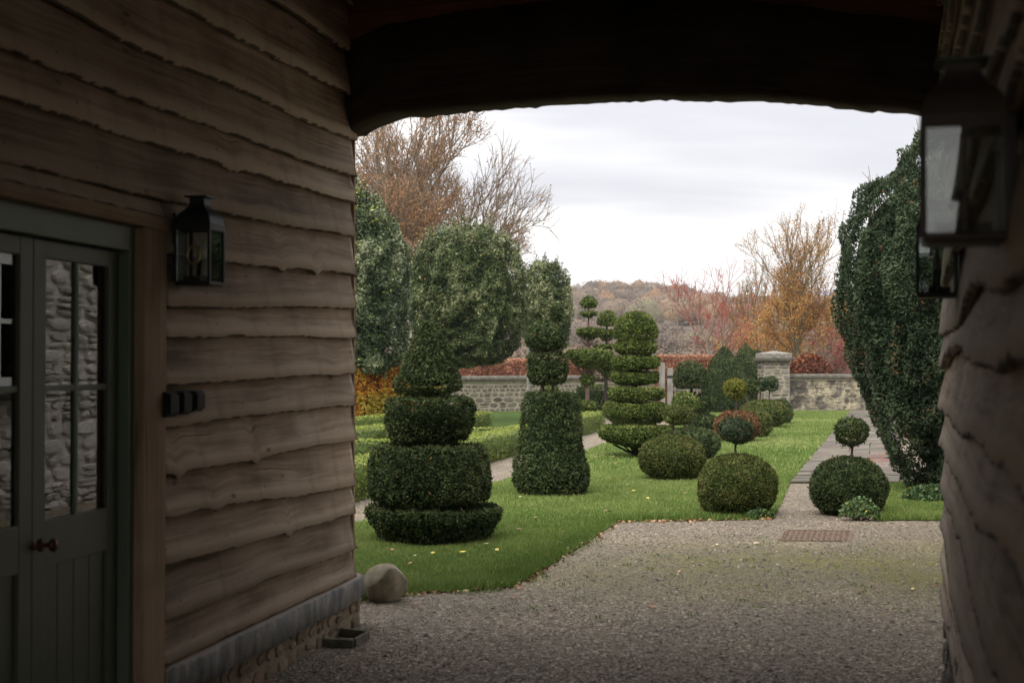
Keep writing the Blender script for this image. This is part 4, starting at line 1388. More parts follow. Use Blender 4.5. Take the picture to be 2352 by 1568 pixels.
def topiary(name, label, Y, parts, stems, mat='yew', leaf=0.035, wid=0.012, dens=2600, bump=0.02, bark='bark_dark', cat='topiary', shag=0.0, **kw):
    """parts: (centre px, profile px list, optional overrides); stems: (x0, y0, x1, y1, w0px, w1px)"""
    cx = parts[0][0]
    t = thing(name, label, cat, (at(cx, 900, Y).x, Y, 0))
    for i, p in enumerate(parts):
        cx, pr = p[0], p[1]
        ov = dict(p[2]) if len(p) > 2 else {}
        nm = ov.pop('name', 'foliage_tier')
        mt = ov.pop('mat', mat)
        a = dict(leaf=leaf, wid=wid, dens=dens, bump=bump, shag=shag, seed=(abs(hash(label)) % 97 if False else (len(label) * 7 + i * 13) % 97))
        a.update(kw)
        dy = ov.pop('dy', 0.0)
        a.update(ov)
        c = at(cx, 900, Y + dy)
        clipped(nm, px_prof(cx, Y + dy, pr), (c.x, Y + dy), t, mt, **a)
    for s in stems:
        x0, y0, x1, y1, w0, w1 = s[:6]
        dy = s[6] if len(s) > 6 else 0
        p0, p1 = at(x0, y0, Y + dy), at(x1, y1, Y + dy)
        p0.z = max(p0.z, -0.02)
        k = 5
        segs = []
        pr_ = p0
        for i in range(1, k + 1):
            f = i / k
            q = p0.lerp(p1, f)
            if i < k:
                q = q + Vector((random.uniform(-1, 1), random.uniform(-1, 1), 0)) * 0.12 * w0 * Y / F
            segs.append((*pr_, (w0 + (w1 - w0) * (i - 1) / k) * Y / F / 2, *q, (w0 + (w1 - w0) * f) * Y / F / 2))
            pr_ = q
        V, Q = tubes(segs, 8)
        from_arrays('trunk', V, Q, s[7] if len(s) > 7 else bark, t, smooth=True)
    return t
def struts(t, Y, cx, y0, y1, r_px, n, w, mat):
    segs = []
    p0 = at(cx, y0, Y)
    for i in range(n):
        a = 2 * math.pi * i / n + random.uniform(-.3, .3)
        r = r_px * Y / F * random.uniform(.6, 1)
        z = at(cx, y1, Y).z
        q = Vector((p0.x + r * math.cos(a), p0.y + r * math.sin(a), z + random.uniform(0, .03)))
        mid = p0.lerp(q, 0.45) + Vector((0, 0, -0.10 * (q.z - p0.z)))
        wr_ = w * Y / F / 2
        segs.append((*p0, wr_, *mid, wr_ * .7))
        segs.append((*mid, wr_ * .7, *q, wr_ * .4))
    V, Q = tubes(segs, 6)
    from_arrays('branches', V, Q, mat, t, smooth=True)

# four-tier yew nearest the barn
Y1 = 12.75
topiary('tiered_yew', 'four-tier dark yew topiary topped by a cone, nearest the barn', Y1, [
    (996, [(0, 1258), (92, 1257), (112, 1250), (130, 1228), (145, 1200), (155, 1176), (155, 1167), (150, 1162), (120, 1161), (0, 1160)], dict(lumpy=0.022)),
    (988, [(0, 1153), (104, 1153), (134, 1147), (140, 1132), (140, 1108), (134, 1070), (127, 1036), (124, 1028), (116, 1025), (0, 1023)], dict(lumpy=0.022)),
    (987, [(0, 1018), (52, 1017), (84, 1008), (95, 990), (102, 958), (101, 928), (99, 919), (90, 915), (0, 914)], dict(lumpy=0.022)),
    (984, [(0, 906), (30, 905), (68, 898), (77, 888), (75, 870), (66, 845), (54, 812), (41, 780), (26, 753), (11, 737), (0, 731)], dict(bump=0.022)),
    ], [(990, 1250, 988, 1160, 20, 18), (988, 1165, 988, 1020, 18, 16), (992, 1028, 990, 905, 12, 10), (978, 1030, 982, 905, 8, 7), (986, 920, 983, 760, 10, 4)],
    'yew', leaf=0.025, wid=0.0085, dens=8200, bump=0.020, bscale=15, shag=0.016, lumpy=0.028)
# bell column
Y2 = 17.2
topiary('tiered_yew', 'yew bell column with a block, mushroom and small ball above', Y2, [
    (1267, [(0, 1143), (50, 1142), (72, 1134), (88, 1112), (90, 1092), (84, 1062), (74, 1020), (67, 975), (63, 930), (61, 910), (58, 902), (0, 899)]),
    (1256, [(0, 882), (30, 881), (40, 874), (45, 860), (46, 830), (44, 818), (38, 813), (0, 812)], dict(leaf=0.034)),
    (1255, [(0, 802), (25, 802), (42, 795), (47, 784), (46, 770), (40, 757), (30, 747), (16, 741), (0, 739)], dict(leaf=0.034)),
    (1279, tier(18, 699, 741, 0.85, 0.8, 0.3)),
    ], [(1247, 905, 1246, 800, 8, 7, 0, 'bark_red'), (1268, 905, 1272, 880, 6, 6, 0, 'bark_red'), (1272, 820, 1278, 738, 4, 3, 0, 'bark_red'), (1267, 1140, 1267, 1000, 16, 14)],
    'yew', leaf=0.031, wid=0.011, dens=5200, bump=0.024, bscale=13, shag=0.02)
# seven-tier with dome
Y3 = 24.3
t3 = topiary('tiered_yew', 'bright green yew of six discs under a round dome', Y3, [
    (1461, [(0, 1022), (34, 1021), (66, 1014), (84, 1004), (88, 994), (87, 984), (81, 978), (0, 976)]),
    (1462, tier(75, 921, 974, 0.93, 0.72, 0.25, 0.5)),
    (1462, tier(66, 887, 922, 0.94, 0.8, 0.3)),
    (1460, tier(55, 852, 883, 0.94, 0.8, 0.3)),
    (1461, tier(58, 816, 850, 0.94, 0.8, 0.3)),
    (1460, tier(48, 781, 813, 0.96, 0.82, 0.3)),
    (1461, domep(49, 713, 778)),
    ], [(1459, 1050, 1461, 740, 14, 8)], 'yew_light', leaf=0.036, wid=0.015, dens=3600, bump=0.022, bscale=10, toplight=0.12)
struts(t3, Y3, 1459, 1042, 1022, 60, 9, 6, 'bark_dark')
# tiers on a pale stem behind the box hedge
Y4 = 40.0
t4 = topiary('tiered_yew', 'airy yew on a pink-brown stem, wide table tier and small cone top', Y4, [
    (1356, tier(56, 801, 848, 0.94, 0.45, 0.25, 0.6)),
    (1350, ballp(18, 855, 886)),
    (1350, ballp(20, 920, 945)),
    (1354, tier(32, 751, 785, 0.9, 0.3, 0.3, 0.6)),
    (1352, tier(22, 712, 732, 0.8, 0.35, 0.3, 0.6)),
    (1352, [(0, 706), (14, 704), (20, 697), (17, 690), (9, 682), (0, 677)]),
    ], [(1349, 972, 1350, 850, 10, 9), (1350, 850, 1352, 780, 8, 6), (1352, 780, 1352, 690, 5, 3)], 'yew_light', leaf=0.07, wid=0.028, dens=900, bump=0.03, bscale=6, bark='bark_red')
struts(t4, Y4, 1350, 862, 842, 44, 10, 4, 'bark_red')
struts(t4, Y4, 1352, 795, 780, 24, 7, 3, 'bark_red')
Y5 = 43.5
topiary('tiered_yew', 'yew with mushroom cap and thin discs behind the wide table tier', Y5, [
    (1394, domep(23, 715, 747)),
    (1395, tier(28, 756, 783, 0.9, 0.4, 0.3, 0.6)),
    (1392, tier(30, 790, 801, 0.9, 0.7, 0.3)),
    (1394, tier(36, 815, 868, 0.9, 0.3, 0.3, 0.75)),
    ], [(1391, 960, 1391, 860, 9, 8), (1391, 862, 1394, 730, 7, 4)], 'yew_light', leaf=0.07, wid=0.028, dens=850, bump=0.03, bscale=6)
topiary('clipped_yew', 'low dark yew block standing at the foot of the garden wall', 45.0, [(1366, tier(42, 884, 940, 0.9, 0.95, 0.2))], [(1366, 950, 1366, 900, 10, 8)], 'yew', leaf=0.07, wid=0.028, dens=850, bump=0.03, bscale=6)
topiary('clipped_yew', 'small round yew peeping over the bell column by the wall', 44.0, [(1262, ballp(23, 878, 935))], [(1262, 950, 1262, 910, 8, 6)], 'yew_light', leaf=0.07, wid=0.028, dens=850, bump=0.03, bscale=6)

# lollipop-on-ball topiaries
def lolly(label, Y, ball, head, stem, mat, headmat=None, leaf=0.035, wid=0.012, dens=2600, shag=0.0, hshag=0.0, bump=0.014, pw=2.25):
    bx, bhw, byt, byb = ball
    hx, hhw, hyt, hyb = head
    x0, x1, w = stem
    b2 = ballp(bhw, byt, byb, pw)
    return topiary('ball_topiary', label, Y, [
        (bx, b2, dict(name='ball')),
        (hx, ballp(hhw, hyt, hyb, 2.1), dict(name='head', mat=headmat or mat, shag=hshag, dens=dens * 1.1))],
        [(x0, byt + 14, x1, hyb - 14, w, w * 0.85), (bx, byb - 2, bx, byb - (byb - byt) * 0.45, bhw * 0.22, bhw * 0.16)],
        mat, leaf, wid, dens, bump, 'bark', shag=shag, lumpy=0.022)
lolly('large yew ball with small blue-green ball on a stem, left of the gravel spur'.replace('left of', 'beside'), 14.95, (1692, 91, 1042, 1192), (1690, 38, 960, 1017), (1688, 1691, 6), 'yew_olive', 'yew_blue', 0.024, 0.008, 8200, 0.008, 0.022)
lolly('dark yew ball with dark green ball on a stem, bramble at its foot', 14.95, (1948, 88, 1052, 1192), (1957, 38, 958, 1021), (1956, 1957, 6), 'yew', 'yew', 0.027, 0.0095, 7400, 0.014, 0.025)
lolly('brownish yew ball with a shaggy olive ball on a stem', 19.5, (1543, 76, 1000, 1106), (1557, 30, 930, 974), (1545, 1546, 5), 'yew_olive', 'yew_olive', 0.029, 0.010, 5600, 0.010, 0.05)
lolly('green yew dome with a round ball on a stem, behind the brownish ball', 23.6, (1588, 65, 981, 1056), (1573, 31, 902, 950), (1572, 1573, 6), 'yew', 'yew_light', 0.045, 0.015, 2300, 0.01, 0.01)
lolly('rust-brown yew ball with a yellowish ball on a crooked stem', 29.3, (1693, 53, 944, 1015), (1688, 26, 871, 913), (1691, 1690, 4), 'yew_rust', 'yew_gold', 0.05, 0.018, 1700, 0.01, 0.03)
lolly('olive yew ball half hidden by the rust-brown one', 31.0, (1731, 41, 937, 1006), (1727, 17, 869, 909), (1716, 1717, 4), 'yew_olive', 'yew', 0.05, 0.018, 1600)
lolly('wide olive yew ball near the stone pier', 36.0, (1754, 54, 919, 981), (1752, 16, 867, 897), (1745, 1748, 3), 'yew_olive', 'yew_blue', 0.055, 0.022, 1300)
lolly('green yew ball closest to the stone pier', 38.0, (1792, 28, 917, 974), (1772, 15, 865, 897), (1766, 1768, 3), 'yew', 'yew', 0.055, 0.022, 1300)
# mushroom stack and clipped cones by the gate
topiary('tiered_yew', 'mushroom-capped yew stack of three lumps near the gate', 33.0, [
    (1588, domep(41, 831, 889)), (1617, ballp(25, 901, 950)), (1615, ballp(37, 949, 997, 2.4))],
    [(1588, 906, 1588, 880, 7, 6), (1600, 960, 1594, 900, 7, 6), (1615, 996, 1612, 940, 8, 7)], 'yew', leaf=0.050, wid=0.018, dens=1900, bump=0.018, bscale=8)
def conep(hw, yt, yb):
    out = [(0, yb), (hw * 0.8, yb), (hw * 0.93, yb - 4)]
    n = 12
    h = yb - 8 - yt
    for i in range(n + 1):
        f = i / n
        out.append((hw * max(0, 1 - f ** 2.3) ** 0.85, yb - 8 - h * f))
    return out
topiary('yew_cone', 'broad smooth dark yew cone beside the wooden gate', 48.0, [(1664, conep(56, 794, 949), dict(name='foliage'))], [(1664, 950, 1664, 900, 12, 8)], 'yew', leaf=0.050, wid=0.020, dens=1500, bump=0.012, bscale=8, lumpy=0.02)
topiary('yew_cone', 'slimmer green yew cone behind the broad cone, next to the pier', 52.0, [(1712, conep(46, 787, 942), dict(name='foliage'))], [(1712, 942, 1712, 900, 12, 8)], 'yew', leaf=0.055, wid=0.022, dens=1300, tintbias=0.08, bump=0.012, bscale=8, lumpy=0.02)
topiary('clipped_yew', 'flat-topped yew column just behind the stone pier', 55.5, [(1734, tier(17, 802, 930, 0.96, 0.95, 0.05), dict(name='foliage'))], [(1734, 932, 1734, 900, 10, 8)], 'yew', leaf=0.07, wid=0.028, dens=850, bump=0.015)

# the big upright yew at the end of the barn wall
def big_yew():
    Y = 17.6
    c = at(2215, 900, Y)
    t = thing('yew_tree', 'tall dense dark green yew leaning out of its narrow foot by barn', 'tree', (c.x, Y, 0))
    prof = px_prof(2215, Y, [(0, 1148), (80, 1138), (128, 1096), (170, 1030), (208, 960), (240, 880), (266, 790), (281, 700), (284, 620), (272, 540), (240, 465), (190, 410), (140, 365), (90, 325), (40, 300), (0, 290)])
    n = 165000
    P, N, area = sample_revolve(prof, (c.x, Y), n)
    keep = (P[:, 1] < Y + 0.5)
    P, N = P[keep], N[keep]
    n = len(P)
    S_ = np.array([5.0, 5.0, 1.9])
    a = vnoise(P * S_, 2) - 0.5
    b = vnoise(P * np.array([11, 11, 6]), 8) - 0.5
    spike = np.clip(vnoise(P * np.array([3.4, 3.4, 0.9]) + 5, 12) - 0.55, 0, 1)
    dep = 0.30 * a + 0.12 * b + 0.35 * spike - RNG.uniform(0, 1, n) ** 2 * 0.10 - 0.04
    P = P + N * dep[:, None] + np.array([0, 0, 1.0]) * (0.25 * spike * np.clip(N[:, 2] + 0.3, 0, 1))[:, None]
    V, Q = leaves(P, N * 0.55 + np.array([0, 0, 0.55]), 0.060, 0.021, 0.6, 0.0, 0.35)
    tt = np.clip(0.36 + 0.75 * a + 0.5 * b + RNG.normal(0, 0.14, n), 0, 0.94)
    rust = (vnoise(P * np.array([6, 6, 4]), 33) > 0.74) & (RNG.uniform(0, 1, n) < 0.14)
    tt = np.where(rust, 1.0, tt)
    Vc, Qc = revolve_core(prof, (c.x, Y), 0.20)
    V = np.vstack([V, Vc]); Q = np.vstack([Q, Qc + 4 * n])
    from_arrays('crown', V, Q, 'yew_big', t, np.concatenate([np.repeat(tt, 4), np.full(len(Vc), 0.0)]))
    segs = []
    base = Vector((c.x - 0.12, Y - 0.2, -0.03))
    for i in range(16):
        ang = math.pi * (0.55 + 0.9 * i / 15) + random.uniform(-.2, .2) + math.pi * 0.1
        r = random.uniform(0.25, 0.95)
        q = base + Vector((math.cos(ang) * r, math.sin(ang) * r * 0.9, random.uniform(0.6, 1.0) + r * .5))
        st_ = base + Vector((math.cos(ang) * 0.12, math.sin(ang) * 0.12, random.uniform(0, .12)))
        mid = st_.lerp(q, .5) + Vector((0, 0, -.06))
        w = random.uniform(.012, .03)
        segs += [(*st_, w, *mid, w * .8), (*mid, w * .8, *q, w * .45)]
    segs.append((*base, 0.16, *(base + Vector((0, 0, .9))), 0.11))
    V, Q = tubes(segs, 6)
    from_arrays('trunk', V, Q, 'bark_dark', t, smooth=True)
big_yew()

# ------------------------------------------------------------------ hedges
def hedge(name, label, p0, p1, w, h, mat, leaf, wid, dens, z0=0.0, wob=0.03, group=None, spread=0.7, tintf=None, top_t=0.25, side_t=0.0, cat='hedge', bump=0.02, bscale=10, ntint=0.15, round_=0.04):
    p0 = Vector((p0[0], p0[1], 0)); p1 = Vector((p1[0], p1[1], 0))
    d = p1 - p0
    L = d.length
    d.normalize()
    s = Vector((-d.y, d.x, 0))
    dn, sn = np.array(d), np.array(s)
    faces = [(L * h, 0), (L * h, 1), (L * w, 2), (w * h, 3), (w * h, 4)]
    Ps, Ns = [], []
    for area, k in faces:
        n = int(area * dens)
        a, b = RNG.uniform(0, 1, n), RNG.uniform(0, 1, n)
        up = np.array([0, 0, 1.0])
        if k < 2:
            sg = 1 if k == 0 else -1
            P = np.array(p0) + a[:, None] * L * dn + b[:, None] * h * up + sn * sg * w / 2
            Nn = np.tile(sn * sg, (n, 1))
        elif k == 2:
            P = np.array(p0) + a[:, None] * L * dn + (b[:, None] - .5) * w * sn + up * h
            Nn = np.tile(up, (n, 1))
        else:
            e = 0 if k == 3 else L
            P = np.array(p0) + e * dn + (a[:, None] - .5) * w * sn + b[:, None] * h * up
            Nn = np.tile(dn * (-1 if k == 3 else 1), (n, 1))
        Ps.append(P); Ns.append(Nn)
    P, Nn = np.vstack(Ps), np.vstack(Ns)
    P[:, 2] += z0
    # soften the arris
    lat = np.abs((P - np.array(p0)) @ sn) / (w / 2)
    hh = (P[:, 2] - z0) / h
    edge = np.clip(lat - 0.75, 0, 1) * np.clip(hh - 0.8, 0, 1) * 20
    P[:, 2] -= np.clip(edge, 0, 1) * round_
    n = len(P)
    b = vnoise(P * bscale, 3) - 0.5
    big = vnoise(P * 1.3, 6) - 0.5
    P = P + Nn * (b * 2 * bump + big * 2 * wob - RNG.uniform(0, 1, n) ** 2 * bump)[:, None]
    V, Q = leaves(P, Nn, leaf, wid, spread, 0.15, 0.6)
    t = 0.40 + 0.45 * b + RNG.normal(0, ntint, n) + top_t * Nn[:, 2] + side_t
    if tintf is not None:
        t = tintf(P, t)
    t = np.clip(t, 0, 0.95)
    t = np.where(RNG.uniform(0, 1, n) < 0.006, 1.0, t)
    # twiggy core
    c = 0.90
    cv = []
    ins = bump * 2 + wob * 0.6 + 0.02
    for e in (ins, L - ins):
        for sx, zz in ((-.5, 0), (.5, 0), (.5, 1), (-.5, 1)):
            cv.append(np.array(p0) + dn * e + sn * sx * (w - 2 * ins) + np.array([0, 0, z0 + zz * (h - ins)]))
    cq = [(0, 1, 2, 3), (4, 7, 6, 5), (0, 4, 5, 1), (1, 5, 6, 2), (2, 6, 7, 3), (3, 7, 4, 0)]
    V = np.vstack([V, np.array(cv)]); Q = np.vstack([Q, np.array(cq) + 4 * n])
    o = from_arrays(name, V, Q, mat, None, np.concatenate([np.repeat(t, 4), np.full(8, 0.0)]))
    return tag(o, label, cat, group)
GB = 'low box hedges of the parterre'
wA, wB = at(880, 880, 46.3), at(1352, 880, 50.6)
hA, hB_ = Vector((*gp(700, 1190), 0)), Vector((*gp(1392, 986), 0))
hd = (hB_ - hA).normalized()
hsd = Vector((-hd.y, hd.x, 0))
def off(p, a, b):
    q = p + hd * a + hsd * b
    return (q.x, q.y)
HL = (hB_ - hA).length
hedge('box_hedge', 'long low box hedge bordering the gravel path beside the lawn', off(hA, 0, .28), off(hB_, 0, .28), 0.55, 0.44, 'box', 0.028, 0.016, 2400, group=GB, wob=0.014, bump=0.013)
hedge('box_hedge', 'low box hedge running parallel behind the long bordering one', off(hA, 2.4, 3.0), off(hA, HL * 0.98, 3.0), 0.5, 0.44, 'box', 0.038, 0.02, 1500, group=GB, wob=0.014, bump=0.013)
hedge('box_hedge', 'low box hedge, farthest parallel row near the garden wall', off(hA, 5.0, 6.4), off(hA, HL + 2, 6.4), 0.5, 0.44, 'box', 0.045, 0.024, 1100, group=GB, wob=0.014, bump=0.013)
for k, (a, lb) in enumerate(((2.9, 'short box cross hedge closing the parterre end beside the golden beech'), (7.2, 'short box cross hedge between parterre rows near the tiered cone yew'), (11.6, 'short box cross hedge between parterre rows behind the bell column'))):
    hedge('box_hedge', lb, off(hA, a, .58), off(hA, a + .25, 6.1), 0.45, 0.42, 'box', 0.038, 0.02, 1400, group=GB, wob=0.014, bump=0.013)

bed = [off(hA, -1.5, 0.30), off(hB_, 0.4, 0.30), off(hB_, 4.0, 1.2), (wB.x, wB.y - 0.05), (wA.x - 3, wA.y - 0.1), (wA.x - 6, 30), off(hA, -2, 6)]
sheet('parterre_bed', bed, 0.005, 'soil')
hedge('box_hedge', 'low box hedge row along the grass under the garden wall', off(hA, 7.0, 9.6), off(hA, HL + 4, 9.6), 0.6, 0.46, 'box', 0.05, 0.026, 900, group=GB, wob=0.014, bump=0.013)
hedge('box_hedge', 'low box hedge, second parallel row behind the long bordering one', off(hA, 3.0, 4.7), off(hA, HL + 1, 4.7), 0.5, 0.44, 'box', 0.042, 0.022, 1200, group=GB, wob=0.014, bump=0.013)
# golden beech hedge and copper hedges
bl0, bl1 = gp(690, 1000), gp(905, 985)
def gold(P, t):
    q = vnoise(P * 1.6, 21)
    return np.clip(t * 0.7 + (q - 0.42) * 1.3 + 0.30, 0, 1)
hedge('beech_hedge', 'golden orange beech hedge at the end of the parterre', bl0, (bl1[0] + .8, bl1[1] + 0.3), 1.1, 1.55, 'beech_gold', 0.080, 0.055, 900, spread=1.0, tintf=gold, top_t=-.2, bump=0.05, bscale=5, ntint=.22)
hedge('beech_hedge', 'copper beech hedge rising behind the rubble garden wall', (wA.x, wA.y + 1.4), (wB.x, wB.y + 1.2), 0.9, 1.78, 'beech_copper', 0.085, 0.042, 620, spread=1.1, top_t=.2, bump=0.05, bscale=5, ntint=.24, group='copper beech hedges behind the wall')
hedge('beech_hedge', 'copper beech hedge behind the wooden gate and cones', (at(1512, 880, 53).x, 53.6), (at(1650, 880, 53).x, 53.8), 0.9, 1.95, 'beech_copper', 0.085, 0.042, 620, spread=1.1, top_t=.2, bump=0.05, bscale=5, ntint=.24, group='copper beech hedges behind the wall')
t = topiary('beech_dome', 'dark copper clipped beech dome behind the wall by the pier', 54.0, [(1860, [(0, 905), (45, 900), (50, 872), (50, 855), (46, 842), (36, 828), (20, 817), (0, 812)], dict(name='foliage'))], [(1860, 925, 1860, 860, 8, 6)], 'beech_dome', leaf=0.10, wid=0.05, dens=520, bump=0.05, bscale=5, spread=1.0, bark='bark', cat='shrub', shag=0.06)

# ------------------------------------------------------------------ garden walls, pier, gate
def wall_frame(p0, p1):
    d = Vector((p1.x - p0.x, p1.y - p0.y, 0))
    L = d.length
    d.normalize()
    n = Vector((d.y, -d.x, 0))
    if n.y > 0:
        n = -n
    return Matrix(((d.x, n.x, 0, p0.x), (d.y, n.y, 0, p0.y), (0, 0, 1, 0), (0, 0, 0, 1))), L
def coped_wall(label, p0, p1, hgt, core_mat, stones, seed, group='garden walls'):
    M, L = wall_frame(p0, p1)
    t = thing('garden_wall', label, 'wall', (p0.x, p0.y, 0), group)
    plain_box('core', (0, -0.40, -0.05), (L, 0.0, hgt - 0.18), M, core_mat, t)
    if stones:
        lay_stones(t, M, 0.0, L, 0.02, hgt - 0.30, -0.014, 'wall_stone', (0.11, 0.25), (0.8, 2.4), 0.020, 0.030, seed, 0.010, 16)
    # string course and rounded coping in lengths
    u = 0.0
    while u < L - 0.05:
        w = min(random.uniform(0.75, 1.1), L - u)
        e = 0.006
        bm = box_bm((u + e, -0.43, hgt - 0.215), (u + w - e, 0.035, hgt - 0.16), M)
        bm_obj('string_stone', bm, 'mortar_pale', t, bevel=0.012)
        bm = bmesh.new()
        sec = [(0.075, hgt - 0.155), (0.085, hgt - 0.11), (0.06, hgt - 0.05), (-0.02, hgt - 0.01), (-0.19, hgt + 0.015), (-0.36, hgt - 0.01), (-0.44, hgt - 0.05), (-0.465, hgt - 0.11), (-0.455, hgt - 0.155)]
        rings = []
        for uu in (u + e, u + w - e):
            rings.append([bm.verts.new(M @ Vector((uu, n_, z_ + random.uniform(-.005, .005)))) for n_, z_ in sec])
        for j in range(len(sec)):
            j2 = (j + 1) % len(sec)
            bm.faces.new((rings[0][j], rings[0][j2], rings[1][j2], rings[1][j]))
        bm.faces.new(rings[0][::-1]); bm.faces.new(rings[1])
        bm_obj('coping_stone', bm, 'coping', t)
        u += w
    return t
coped_wall('rubble stone garden wall with rounded coping behind the parterre', wA, wB, 1.22, 'mortar_pale', True, 31)
pierY = 50.2
pc = at(1777, 930, pierY)
rw0, rw1 = at(1809, 930, 50.3), at(2120, 930, 51.6)
rwm = at(1930, 930, 50.3)
tw = coped_wall('low wall with flaking cream render between the pier and the flagstone path', rw0, rw1, 1.27, 'render_wall', False, 32)
# rubble showing through the render
Mw, Lw = wall_frame(rw0, rw1)
lay_stones(tw, Mw, 0.1, Lw * 0.75, 0.05, 0.95, -0.010, 'wall_stone', (0.14, 0.27), (1.0, 2.6), 0.03, 0.024, 44, 0.02, 12, skip=lambda u, h: random.random() < 0.62 or (h > 0.55 and random.random() < .6))
pier = thing('gate_pier', 'square coursed stone gate pier with stepped pale cap', 'pier', (pc.x, pierY, 0))
Mp = Matrix.Translation((pc.x, pierY, 0)) @ Matrix.Rotation(R(4), 4, 'Z')
PWH = 0.485
PH = at(1777, 829, pierY).z
plain_box('core', (-PWH + .03, -PWH + .03, -0.05), (PWH - .03, PWH - .03, PH), Mp, 'mortar_pale', pier)
for k in range(4):
    Ms = Mp @ Matrix.Rotation(R(90) * k, 4, 'Z') @ Matrix.Translation((0, 0, 0))
    # local x along the face, y outwards
    Mf = Ms @ Matrix(((1, 0, 0, 0), (0, -1, 0, -PWH), (0, 0, 1, 0), (0, 0, 0, 1)))
    if k in (0, 1, 3):
        lay_stones(pier, Mf, -PWH + .01, PWH - .01, 0.0, PH - 0.01, -0.045, 'pier_stone', (0.09, 0.21), (1.5, 4.2), 0.022, 0.032, 50 + k, 0.003, 10)
bm_obj('cap_base', box_bm((-0.60, -0.60, PH), (0.60, 0.60, PH + 0.11), Mp), 'coping', pier, bevel=0.015)
capb = bm_obj('cap', lathe_bm([(0.52, PH + 0.112), (0.52, PH + 0.26), (0.28, PH + 0.315), (0.03, PH + 0.36)], 4, Mp, None, True), 'cap_pale', pier)
# gate
gate = thing('picket_gate', 'weathered wooden picket gate hung between two square posts', 'gate', (at(1545, 920, 49).x, 49.0, 0))
def post(px0, px1, ptop, Y, cap, nm='post'):
    a, b = at(px0, ptop, Y), at(px1, ptop, Y)
    w = b.x - a.x
    M = Matrix.Translation((a.x, Y, 0))
    wood_box(nm, (0, -w / 2, -0.02), (w, w / 2, a.z), M, 'post_grey', gate, 0.015)
    if cap:
        plain_box('iron_band', (-0.012, -w / 2 - 0.012, a.z - 0.33), (w + 0.012, w / 2 + 0.012, a.z - 0.25), M, 'black_metal', gate)
post(1514, 1527, 833, 50.5, False)
post(1533, 1545, 845, 47.8, True)
for i in range(9):
    x = 1549 + i * 7.2
    a, b = at(x, 886, 48.2), at(x + 4, 886, 48.2)
    w = b.x - a.x
    bm = bmesh.new()
    h = a.z
    sec = [(0, 0.06), (w, 0.06), (w, h - 0.05), (w / 2, h), (0, h - 0.05)]
    f = [bm.verts.new((a.x + u, 48.2, z)) for u, z in sec]
    r = [bm.verts.new((a.x + u, 48.222, z)) for u, z in sec]
    bm.faces.new(f); bm.faces.new(r[::-1])
    for j in range(5):
        bm.faces.new((f[j], r[j], r[(j + 1) % 5], f[(j + 1) % 5]))
    bm_obj('picket', bm, 'post_grey', gate, bw_fn=lambda co: (co.z, co.x, co.y))
for zz in (0.25, 0.72):
    x0, x1 = at(1545, 900, 48.25).x, at(1616, 900, 48.25).x
    wood_box('rail', (x0, 48.225, zz), (x1, 48.26, zz + 0.08), Matrix.Identity(4), 'post_grey', gate)

# ------------------------------------------------------------------ hollies on clear stems
def holly(label, cx, Y, pr, mat, n, stem, shoot=0.25, top=None):
    c = at(cx, 900, Y)
    t = thing('holly_tree', label, 'tree', (c.x, Y, 0), 'clipped standard hollies')
    prof = px_prof(cx, Y, pr)
    P, N, area = sample_revolve(prof, (c.x, Y), n)
    keep = (P[:, 1] < Y + 0.55)
    P, N = P[keep], N[keep]
    n = len(P)
    a = vnoise(P * 2.6, 2) - 0.5
    b = vnoise(P * 6.5, 8) - 0.5
    dep = 0.30 * a + 0.20 * b - RNG.uniform(0, 1, n) ** 1.6 * 0.25
    # upright young shoots standing clear of the clipped outline
    sh = (vnoise(P * np.array([9, 9, 2.2]), 14) > 0.66) * np.clip(N[:, 2] + 0.35, 0, 1) * RNG.uniform(0, 1, n) * shoot
    P = P + N * dep[:, None] + np.array([0.0, 0, 1.0]) * sh[:, None]
    V, Q = leaves(P, N * 0.6 + np.array([0, 0, 0.4]), 0.085, 0.036, 0.8, 0.0, 0.5)
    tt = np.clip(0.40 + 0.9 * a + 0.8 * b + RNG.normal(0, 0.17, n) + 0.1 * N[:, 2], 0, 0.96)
    fresh = RNG.uniform(0, 1, n) < (0.012 if top is None else 0.01 + top * np.clip((P[:, 2] - (P[:, 2].max() - 1.3)) / 1.3, 0, 1))
    tt = np.where(fresh, 1.0, tt)
    Vc, Qc = revolve_core(prof, (c.x, Y), 0.34)
    V = np.vstack([V, Vc]); Q = np.vstack([Q, Qc + 4 * n])
    from_arrays('crown', V, Q, mat, t, np.concatenate([np.repeat(tt, 4), np.full(len(Vc), 0.0)]))
    x0, y0, y1, w = stem
    p0, p1 = at(x0, y0, Y), at(x0 + 3, y1, Y)
    p0.z = -0.02
    segs = []
    pv = p0
    for i in range(1, 7):
        q = p0.lerp(p1, i / 6) + Vector((random.uniform(-.02, .02), random.uniform(-.02, .02), 0))
        segs.append((*pv, w * Y / F / 2 * (1.08 - .04 * i), *q, w * Y / F / 2 * (1.04 - .04 * i)))
        pv = q
    V, Q = tubes(segs, 10)
    from_arrays('trunk', V, Q, 'bark_lichen', t, smooth=True)
holly('grey-green clipped holly with yellow tip shoots, closest to the barn corner', 818, 33.5, [(0, 858), (60, 856), (95, 838), (112, 800), (120, 740), (124, 680), (122, 620), (114, 570), (96, 525), (70, 485), (40, 458), (15, 440), (0, 432)], 'holly_grey', 85000, (815, 1000, 780, 14), 0.35, 0.10)
holly('large round dark green holly mophead behind the cone-topped yew', 1072, 40.0, [(0, 838), (50, 838), (92, 825), (118, 795), (130, 745), (134, 690), (130, 635), (118, 590), (96, 556), (66, 535), (34, 524), (0, 520)], 'holly', 85000, (1015, 970, 790, 12), 0.36)
